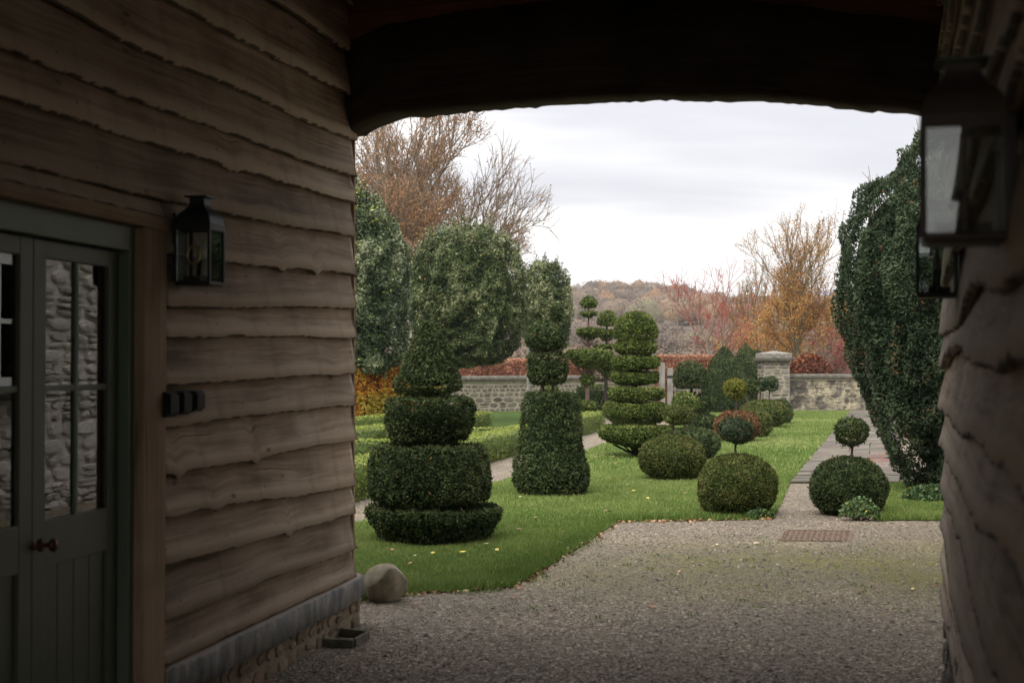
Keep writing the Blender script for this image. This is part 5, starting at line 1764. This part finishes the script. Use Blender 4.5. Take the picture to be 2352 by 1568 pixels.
holly('smaller upright holly with pale lichened stem by the garden wall', 1252, 45.5, [(0, 814), (30, 808), (50, 786), (60, 748), (63, 705), (59, 664), (49, 634), (33, 612), (15, 601), (0, 597)], 'holly', 30000, (1213, 950, 770, 12), 0.3)

# ------------------------------------------------------------------ bare and autumn trees
def tree_skel(base, height, spread, levels, rng, trunk_r, first=0.25, fan=1.0, kids=(2, 3), lean=(0, 0), gravity=0.0, shrink=0.74, wig=0.10, upbias=0.25, side=0.9, rk=0.66, limb=None):
    """segments (p0, r0, p1, r1, level) grown by repeated forking, with side twigs all along"""
    segs = []
    tips = []
    def grow(p, d, L, r, lv):
        k = 4 if 0 < lv < 4 else 3
        q = p
        dd = d.copy()
        for i in range(k):
            dd = (dd + Vector((rng.gauss(0, wig), rng.gauss(0, wig), rng.gauss(0, wig) + upbias * 0.22))).normalized()
            q2 = q + dd * (L / k)
            ra, rb = r * (1 - 0.35 * i / k), r * (1 - 0.35 * (i + 1) / k)
            segs.append((*q, ra, *q2, rb, lv))
            if 1 <= lv < levels and i < k - 1 and rng.random() < side:
                sd = (dd + Vector((rng.gauss(0, 1), rng.gauss(0, 1), rng.gauss(0.15, .6))).normalized() * 0.8).normalized()
                grow(q2, sd, L * rng.uniform(.4, .7), rb * 0.5, min(levels, lv + (2 if lv < levels - 1 else 1)))
            q = q2
        if lv >= levels:
            tips.append((q, dd))
            return
        n = rng.randint(*kids) + (2 if lv == 0 else 0)
        for j in range(n):
            a = 2 * math.pi * (j + rng.random() * .6) / n
            ax = dd.orthogonal().normalized()
            ax = Matrix.Rotation(a, 3, dd) @ ax
            sp = spread * rng.uniform(0.5, 1.2) * (fan if lv == 0 else 0.8)
            nd = (dd + ax * sp + Vector((0, 0, upbias))).normalized()
            grow(q, nd, ((limb * height if limb else L * 1.7) if lv == 0 else L * shrink) * rng.uniform(.8, 1.15), r * rk, lv + 1)
    d0 = Vector((lean[0], lean[1], 1)).normalized()
    grow(Vector(base), d0, height * first, trunk_r, 0)
    return np.array(segs), tips
def rescale(segs, tips, base, width, height, cx=None, depth=None):
    """fit the grown skeleton to a measured crown"""
    P = np.vstack([segs[:, 0:3], segs[:, 4:7]])
    lo, hi = np.percentile(P, 0.5, axis=0), np.percentile(P, 99.5, axis=0)
    sx = width / (hi[0] - lo[0])
    sy = (depth or width) / (hi[1] - lo[1])
    sz = height / (hi[2] - base[2])
    b = np.array(base)
    sc = np.array([sx, sy, sz])
    mid = ((lo + hi) / 2 - b) * sc
    shift = (cx - base[0] if cx is not None else 0.0) - mid[0]
    for s in (slice(0, 3), slice(4, 7)):
        segs[:, s] = (segs[:, s] - b) * sc + b
        k_ = np.clip((segs[:, s.stop - 1] - b[2]) / (0.5 * height), 0, 1)
        segs[:, s.start] += shift * k_
        segs[:, s.start + 1] -= mid[1] * k_
    T = np.array([tuple(t[0]) for t in tips])
    T = (T - b) * sc + b
    return segs, T
def plant_tree(name, label, base, width, height, trunk_r, bark, rng_seed, levels=5, spread=0.75, leafmat=None, nleaf=0, lsize=(0.1, 0.05), lscatter=0.25, leafbias=None, minr=0.006, group=None, cpx=None, **kw):
    rg = random.Random(rng_seed)
    segs, tips = tree_skel(base, height, spread, levels, rg, trunk_r, **kw)
    segs, T = rescale(segs, tips, base, width, height, at(cpx, 700, base[1]).x if cpx else None)
    lv = segs[:, 8]
    rad = np.maximum(segs[:, [3, 7]], minr)
    t = thing(name, label, 'tree', base, group)
    A = segs[:, :8].copy()
    A[:, 3] = rad[:, 0]; A[:, 7] = rad[:, 1]
    big = lv <= 1
    V1, Q1 = tubes(A[big], 8)
    from_arrays('trunk', V1, Q1, bark, t, np.zeros(len(V1)), smooth=True)
    V2, Q2 = tubes(A[~big], 3)
    tl = np.clip((lv[~big] - 2) / max(1, levels - 2), 0, 1)
    from_arrays('twigs', V2, Q2, bark, t, np.repeat(tl, 6))
    if leafmat:
        fine = A[lv >= levels - 1]
        w = np.ones(len(fine))
        if leafbias is not None:
            w = leafbias(fine[:, 4:7])
        idx = RNG.choice(len(fine), nleaf, p=w / w.sum())
        f = RNG.uniform(0, 1, (nleaf, 1))
        P = fine[idx, 0:3] * (1 - f) + fine[idx, 4:7] * f + RNG.normal(0, lscatter, (nleaf, 3))
        V, Q = leaves(P, np.tile([0, 0, -0.3], (nleaf, 1)), lsize[0], lsize[1], 1.0)
        tt = np.clip(0.5 + RNG.normal(0, 0.25, nleaf) + 0.5 * (vnoise(P * 0.8, 5) - 0.5), 0, 1)
        from_arrays('leaves', V, Q, leafmat, t, np.repeat(tt, 4))
    print(label[:30], len(segs))
    return t
# brown-leaved tree and barer tree behind the hollies
GTR = 'leaf-losing trees behind the hollies'
b1 = at(850, 860, 58.0); b1.z = 0
plant_tree('brown_oak', 'big tree still holding brown leaves behind the hollies near the barn', b1, 8.2, 13.6, 0.17, 'twig_grey', 5, 6, 0.62, 'oak_brown', 34000, (0.10, 0.05), 0.10, minr=0.007, first=0.30, limb=0.26, fan=1.2, upbias=0.10, group=GTR, kids=(3, 3), wig=0.12, cpx=862)
b2 = at(968, 860, 62.0); b2.z = 0
plant_tree('bare_oak', 'fan-shaped nearly bare oak with a few brown leaves behind the hollies', b2, 7.8, 12.1, 0.15, 'twig_grey', 24, 6, 0.68, 'oak_brown', 9000, (0.10, 0.05), 0.08, minr=0.007, first=0.33, limb=0.25, fan=1.35, upbias=0.06, wig=0.12, cpx=1042, group=GTR, kids=(3, 3), side=0.95,
           leafbias=lambda p: 0.25 + np.clip((9.0 - p[:, 2]) / 6, 0, 1))
# red-twigged tree
b3 = at(1642, 860, 70.0); b3.z = 0
plant_tree('red_twig_tree', 'spreading tree with coral red twigs beyond the yew cones', b3, 5.0, 6.5, 0.085, 'twig_red', 44, 5, 0.8, minr=0.0095, first=0.15, fan=1.35, upbias=0.28, wig=0.07, side=0.75, kids=(2, 3), cpx=1648)
# orange oak
b4 = at(1836, 870, 76.0); b4.z = 0
plant_tree('orange_oak', 'tall oak with rusty orange and yellow leaves beyond the pier', b4, 5.6, 9.5, 0.13, 'twig_olive', 52, 6, 0.55, 'oak_orange', 24000, (0.11, 0.06), 0.12, minr=0.007, first=0.07, upbias=0.26, cpx=1822, wig=0.13, kids=(2, 3), leafbias=lambda p: 0.13 + 1.5 * np.clip((6.0 - p[:, 2]) / 4, 0, 1))
b4b = at(1758, 870, 84.0); b4b.z = 0
plant_tree('bare_oak', 'grey leafless tree leaning out behind the orange oak', b4b, 4.6, 8.0, 0.11, 'twig_olive', 61, 6, 0.8, 'oak_orange', 2600, (0.11, 0.06), 0.10, minr=0.007, first=0.12, upbias=0.14, fan=1.2, cpx=1762)
b5 = at(1915, 870, 66.0); b5.z = 0
plant_tree('plum_shrub', 'purple and red leaved shrubby tree between the wall and the yew', b5, 2.4, 3.6, 0.04, 'twig_olive', 71, 4, 0.6, 'plum_leaf', 1300, (0.11, 0.06), 0.12, minr=0.007, first=0.15)
b5b = at(1925, 870, 80.0); b5b.z = 0
plant_tree('orange_oak', 'rounded smaller orange-leaved tree hard against the yew outline', b5b, 3.6, 6.0, 0.08, 'twig_olive', 77, 5, 0.7, 'oak_orange', 6500, (0.11, 0.06), 0.16, minr=0.007, first=0.1)
b5c = at(1745, 870, 82.0); b5c.z = 0
plant_tree('rust_beech', 'low rust-leaved beech filling in behind the pier and cones', b5c, 4.6, 3.8, 0.08, 'twig_olive', 79, 5, 0.8, 'oak_orange', 5500, (0.11, 0.06), 0.16, minr=0.007, first=0.1)
# bare tree above the yew
b6 = at(2190, 860, 42.0); b6.z = 0
plant_tree('bare_oak', 'bare oak with crooked lichened twigs showing above the big yew', b6, 4.2, 8.6, 0.15, 'twig_olive', 83, 6, 0.7, None, 0, minr=0.007, first=0.2, wig=0.18, cpx=2135)

# ------------------------------------------------------------------ hill and woods
ridge = [(700, 690), (1000, 672), (1180, 655), (1290, 642), (1340, 637), (1400, 634), (1480, 632), (1560, 640), (1610, 650), (1660, 662), (1760, 668), (1900, 664), (2100, 650), (2500, 640)]
HYb, HYt = 130.0, 460.0
def ridge_h(px):
    for (x0, y0), (x1, y1) in zip(ridge, ridge[1:]):
        if x0 <= px <= x1:
            y = y0 + (y1 - y0) * (px - x0) / (x1 - x0)
            return at(px, y, HYt).z
    return at(px, 660, HYt).z
def hill_h(X, Y):
    """height of the hillside at ground position"""
    f = np.clip((Y - HYb) / (HYt - HYb), 0, 1)
    base = np.interp(X, [at(p[0], 800, HYt).x for p in ridge], [ridge_h(p[0]) for p in ridge]) - 7.5
    prof = f ** 1.25
    return base * prof - 0.1 + np.where(Y > HYt, -(Y - HYt) * 0.02, 0)
nx, ny = 90, 60
XX, YY = np.linspace(-170, 260, nx), np.linspace(HYb - 5, 620, ny)
V = np.array([(x, y, float(hill_h(np.array([x]), np.array([y]))[0])) for x in XX for y in YY])
Q = np.array([(i * ny + j, (i + 1) * ny + j, (i + 1) * ny + j + 1, i * ny + j + 1) for i in range(nx - 1) for j in range(ny - 1)])
tag(from_arrays('hill', V, Q, 'hill_grass', None, smooth=True), kind='structure')
# far ridge, distance haze carried by its blue colour
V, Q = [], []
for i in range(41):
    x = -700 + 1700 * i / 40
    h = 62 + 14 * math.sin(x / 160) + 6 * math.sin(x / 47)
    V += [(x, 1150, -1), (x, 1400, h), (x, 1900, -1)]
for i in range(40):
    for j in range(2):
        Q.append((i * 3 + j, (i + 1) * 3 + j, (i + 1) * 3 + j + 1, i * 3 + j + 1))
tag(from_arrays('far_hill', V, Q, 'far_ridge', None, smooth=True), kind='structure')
# green field patch on the slope
fx, fy = [], []
def crowns(name, spots, leaf, per, mat='woodland', body=0.78):
    """each crown: a lumpy smooth body and loose twig sprays round it"""
    Vs, Qs, Ts = [], [], []
    nb = 0
    na_, nh_ = 10, 7
    az = np.arange(na_) * 2 * math.pi / na_
    el = np.linspace(-0.45, 1.5, nh_)
    G = np.array([(math.cos(e) * math.cos(a), math.cos(e) * math.sin(a), math.sin(e)) for e in el for a in az])
    GQ = np.array([(i * na_ + k, i * na_ + (k + 1) % na_, (i + 1) * na_ + (k + 1) % na_, (i + 1) * na_ + k) for i in range(nh_ - 1) for k in range(na_)])
    for (x, y, z, r, h, tone) in spots:
        c = np.array([x, y, z + h * 0.42])
        sc_ = np.array([r, r, h * 0.58])
        lump = vnoise(G * 2.4 + x, 3) * 0.4 + vnoise(G * 5.5 + y, 8) * 0.2 + 0.54
        Vs.append(c + G * sc_ * (lump * body)[:, None]); Qs.append(GQ + nb); nb += len(G)
        Ts.append(np.full(len(G), tone))
        n = int(per)
        u = unit(RNG.normal(size=(n, 3)))
        u[:, 2] = np.abs(u[:, 2]) * 1.1 - 0.2
        u[:, 1] = np.where(u[:, 1] > 0.3, -u[:, 1], u[:, 1])
        lump = vnoise(u * 2.4 + x, 3) * 0.4 + vnoise(u * 5.5 + y, 8) * 0.2 + 0.58
        P = c + u * sc_ * (lump * RNG.uniform(0.80, 1.10, n))[:, None]
        Vv, Qq = leaves(P, u + np.array([0, 0, 0.25]), leaf, leaf * 0.42, 0.42, 0.0, 0.7)
        Vs.append(Vv); Qs.append(Qq + nb); nb += len(Vv)
        Ts.append(np.repeat(np.clip(tone + RNG.normal(0, 0.07, n), 0, 1), 4))
    return tag(from_arrays(name, np.vstack(Vs), np.vstack(Qs), mat, None, np.concatenate(Ts), smooth=True), kind='stuff')
spots = []
rg = random.Random(5)
def slope_hit(px, py):
    d = ray(px, py)
    ss = np.arange(150, 475, 3.0)
    X, Y_, Z = d.x / d.y * ss, ss, EYE + d.z / d.y * ss
    hit = np.nonzero(Z < hill_h(X, Y_))[0]
    return (X[hit[0]], Y_[hit[0]], float(hill_h(X[hit[:1]], Y_[hit[:1]])[0])) if len(hit) else None
for i in range(1500):
    px, py = rg.uniform(1080, 2010), rg.uniform(640, 812)
    if i < 260:
        px, py = 1080 + 930 * (i + rg.random()) / 260, 0
        xx = (px - 1176) / F * 468
        h3 = (xx, 468 + rg.uniform(-8, 0), float(hill_h(np.array([xx]), np.array([466.0]))[0]))
    else:
        h3 = slope_hit(px, py)
    if h3 is None or (1550 < px < 1640 and 752 < py < 790):
        continue
    xx, yy2, z = h3
    q = float(vnoise(np.array([[px * 0.012, py * 0.02, 1.0]]), 7)[0])
    tone = min(0.66, max(0.10, 0.14 + q * 0.55 + rg.gauss(0, .07)))
    u_ = rg.random()
    if u_ < 0.10 + 0.25 * (q > .62):
        tone = rg.uniform(.62, .80)
    elif u_ < 0.40 and rg.random() < .16:
        tone = 0.98
    elif u_ > 0.95:
        tone = 0.92
    r = rg.uniform(2.3, 4.4)
    h = r * rg.uniform(1.6, 2.2)
    if py > 765:
        tone = min(tone, rg.uniform(.25, .5)); r *= .8; h *= .6
    spots.append((xx, yy2, z - 0.8, r, h, tone))
print('crowns', len(spots))
crowns('hillside_wood', spots, 0.52, 200)
fld = []
for px, py in ((1548, 786), (1640, 790), (1650, 772), (1556, 764)):
    # march the ray to the slope
    d = ray(px, py)
    best = None
    for s in np.arange(140, 480, 1.5):
        p = CAM + d * (s / d.y)
        if p.z < float(hill_h(np.array([p.x]), np.array([p.y]))[0]) + 0.3:
            best = p
            break
    fld.append(best if best else at(px, py, 300))
V = [(p.x, p.y, p.z + 0.25) for p in fld]
tag(from_arrays('field', V, [(0, 1, 2, 3)], 'field_grass', None), kind='structure')
# grey-brown scrub between garden and hill
sc = []
for i in range(330):
    y = rg.uniform(84, 160)
    x = rg.uniform(-0.16, 0.36) * y
    r = rg.uniform(1.3, 2.6)
    sc.append((x, y, -0.2, r, rg.uniform(2.0, 4.6), min(.55, max(.2, rg.gauss(.36, .09)))))
crowns('scrub', sc, 0.30, 240, body=0.66)

# ------------------------------------------------------------------ small things
# boulder
bc = g(880, 1386)
bm = bmesh.new()
bmesh.ops.create_icosphere(bm, subdivisions=5, radius=1)
P = np.array([tuple(v.co) for v in bm.verts])
nz1 = vnoise(P * 1.1 + 3, 4) - 0.5
nz2 = vnoise(P * 3.1 + 7, 6) - 0.5
nz3 = vnoise(P * 11 + 7, 16) - 0.5
cuts = [(Vector((0.62, -0.75, 0.12)).normalized(), 0.66), (Vector((-0.55, -0.55, 0.62)).normalized(), 0.80), (Vector((0.75, 0.1, 0.65)).normalized(), 0.86), (Vector((-0.9, -0.2, -0.3)).normalized(), 0.84)]
for v, d1, d2, d3 in zip(bm.verts, nz1, nz2, nz3):
    q = v.co * (1 + 0.26 * d1 + 0.07 * d2 + 0.018 * d3)
    for n_, lim in cuts:
        e = q.dot(n_) - lim
        if e > 0:
            q -= n_ * e * 0.72
    v.co = (bc.x + (q.x + 0.10 * q.z) * 0.150, bc.y + 0.13 + q.y * 0.135, 0.106 + q.z * 0.136)
boul = bm_obj('boulder', bm, 'boulder', None, smooth=True)
tag(boul, 'rounded grey-brown boulder at the lawn corner beside the barn', 'boulder')

# inspection cover
mh = thing('manhole_cover', 'rusty rectangular inspection cover set in the gravel', 'manhole cover', g(1873, 1231))
q = [g(1795, 1241), g(1948, 1243), g(1952, 1220), g(1806, 1219)]
bm = bmesh.new()
f = [bm.verts.new((v.x, v.y, 0.001)) for v in q]
t_ = [bm.verts.new((v.x, v.y, 0.0045)) for v in q]
bm.faces.new(t_)
for i in range(4):
    bm.faces.new((f[i], f[(i + 1) % 4], t_[(i + 1) % 4], t_[i]))
bm_obj('plate', bm, 'rust_plate', mh)
bm = bmesh.new()
for i in range(9):
    for j in range(12):
        a, b = (i + .5) / 9, (j + .5) / 12
        if True:
            p = (q[0].lerp(q[1], b)).lerp(q[3].lerp(q[2], b), a)
            M = Matrix.Translation((p.x, p.y, 0.0050)) @ Matrix.Rotation(R(45 if (i + j) % 2 else -45), 4, 'Z')
            box_bm((-0.02, -0.006, -0.0005), (0.02, 0.006, 0.004), M, bm)
tag(bm_obj('tread_pattern', bm, 'rust_plate', mh), kind='stuff')
rim = bmesh.new()
for i in range(4):
    a, b = q[i], q[(i + 1) % 4]
    d = (b - a).normalized(); nn_ = Vector((-d.y, d.x, 0))
    M = Matrix(((d.x, nn_.x, 0, a.x), (d.y, nn_.y, 0, a.y), (0, 0, 1, 0), (0, 0, 0, 1)))
    box_bm((-0.01, -0.026, 0.002), ((b - a).length - 0.012, -0.004, 0.0085 + 0.0006 * i), M, rim)
bm_obj('rim', rim, 'rust_plate', mh)

# bramble at the foot of the dark ball, leafy growth under the yew
def leafy(name, label, cx, Yc, w, h, n, size, mat, cat, tb=0.5):
    c = at(cx, 1190, Yc)
    t = thing(name, label, cat, (c.x, Yc, 0))
    a = RNG.uniform(0, 2 * math.pi, n); r = np.sqrt(RNG.uniform(0, 1, n)) * w / 2
    x, y = r * np.cos(a), r * np.sin(a) * 0.5
    lump = vnoise(np.stack([x * 5, y * 5, np.zeros(n)], 1), 9)
    z = h * (0.25 + 0.9 * lump) * np.sqrt(np.clip(1 - (r / (w / 2)) ** 2, 0.06, 1)) * RNG.uniform(0.25, 1, n)
    P = np.stack([c.x + x, Yc + y, z + 0.02], 1)
    V, Q = leaves(P, np.tile([0, -0.5, 0.6], (n, 1)), size, size * 0.8, 0.7)
    tt = np.clip(tb + RNG.normal(0, 0.22, n), 0, 0.96)
    tt = np.where(RNG.uniform(0, 1, n) < 0.03, 1, tt)
    from_arrays('leaves', V, Q, mat, t, np.repeat(tt, 4))
    segs = []
    for i in range(26):
        k = RNG.integers(0, n)
        segs.append((c.x + x[k] * .3, Yc + y[k] * .3, 0.0, 0.005, P[k, 0], P[k, 1], P[k, 2], 0.003))
    V, Q = tubes(segs, 4)
    from_arrays('stems', V, Q, 'bark', t)
leafy('bramble_bush', 'pale green leafy bramble at the foot of the dark yew ball', 1975, 14.35, 0.42, 0.24, 900, 0.034, 'bramble', 'shrub', 0.6)
leafy('ground_ivy', 'low green ivy growing at the foot of the big yew', 2132, 16.3, 0.62, 0.20, 900, 0.045, 'bramble', 'plant', 0.35)
leafy('ground_ivy', 'small green weeds tucked under the large yew ball by the gravel', 1745, 14.5, 0.30, 0.09, 260, 0.03, 'bramble', 'plant', 0.25)

# fallen leaves and berries
n = 420
Y = RNG.uniform(9, 46, n) ** 1.0
Y = 9 + (RNG.uniform(0, 1, n) ** 1.6) * 36
X = RNG.uniform(-0.13, 0.30, n) * Y
ok = in_poly(X, Y, LAWN) | (RNG.uniform(0, 1, n) < 0.12)
P = np.stack([X[ok], Y[ok], np.full(ok.sum(), 0.045)], 1)
P[:, 2] = np.where(in_poly(P[:, 0], P[:, 1], LAWN), 0.045, 0.015)
V, Q = leaves(P, np.stack([RNG.normal(size=len(P)), RNG.normal(size=len(P)), RNG.normal(0, .25, len(P))], 1), 0.065, 0.042, 0.2)
V = V.reshape(-1, 4, 3)
flat = V.mean(1, keepdims=True)
V[:, :, 2] = flat[:, :, 2] + (V[:, :, 2] - flat[:, :, 2]) * 0.35
ne = 240
ed = np.array(NEAR_EDGE)
kk = RNG.integers(0, len(ed) - 1, ne); tt_ = RNG.uniform(0, 1, (ne, 1))
PE = ed[kk] * (1 - tt_) + ed[kk + 1] * tt_ + np.stack([RNG.normal(0, .04, ne), -np.abs(RNG.normal(0, .07, ne)) + 0.02], 1)
PE = np.hstack([PE, np.full((ne, 1), 0.014)])
VE, QE = leaves(PE, np.stack([RNG.normal(size=ne), RNG.normal(size=ne), RNG.normal(0, .2, ne)], 1), 0.045, 0.028, 0.2)
tag(from_arrays('edge_litter', VE, QE, 'litter', None, np.repeat(RNG.uniform(0, .75, ne), 4)), kind='stuff')
tag(from_arrays('fallen_leaves', V.reshape(-1, 3), Q, 'litter', None, np.repeat(RNG.uniform(0, 1, len(P)), 4)), kind='stuff')
n = 260
pxs = np.concatenate([RNG.normal(2030, 30, n // 2), RNG.uniform(1880, 2080, n - n // 2)])
pys = np.concatenate([RNG.normal(1058, 9, n // 2), RNG.uniform(1000, 1085, n - n // 2)])
Vs, Qs = [], []
for i in range(n):
    p = g(pxs[i], pys[i])
    w = p.x - PATH_L0.x - (PATH_L1.x - PATH_L0.x) * (p.y - PATH_L0.y) / (PATH_L1.y - PATH_L0.y)
    if not 0.05 < w < 1.5:
        continue
    s = random.uniform(0.008, 0.015)
    b = len(Vs)
    Vs += [(p.x + s, p.y, 0.04), (p.x, p.y + s, 0.04), (p.x - s, p.y, 0.04), (p.x, p.y - s, 0.04), (p.x, p.y, 0.04 + s)]
    Qs += [(b, b + 1, b + 4), (b + 1, b + 2, b + 4), (b + 2, b + 3, b + 4), (b + 3, b, b + 4)]
tag(from_arrays('fallen_berries', Vs, Qs, 'berry', None), kind='stuff')

# thin autumn air round the whole place
hz_ = bm_obj('haze', box_bm((-1600, -120, -1.2), (1700, 2150, 95)), 'mortar')
hz_.data.materials.clear()
hm = bpy.data.materials.new('haze')
hm.use_nodes = True
for n in list(hm.node_tree.nodes):
    if n.type != 'OUTPUT_MATERIAL':
        hm.node_tree.nodes.remove(n)
pv = hm.node_tree.nodes.new('ShaderNodeVolumePrincipled')
pv.inputs['Color'].default_value = (0.86, 0.88, 0.92, 1)
pv.inputs['Density'].default_value = 0.0003
pv.inputs['Anisotropy'].default_value = 0.2
hm.node_tree.links.new(pv.outputs[0], [n for n in hm.node_tree.nodes if n.type == 'OUTPUT_MATERIAL'][0].inputs['Volume'])
hz_.data.materials.append(hm)
tag(hz_, kind='stuff')
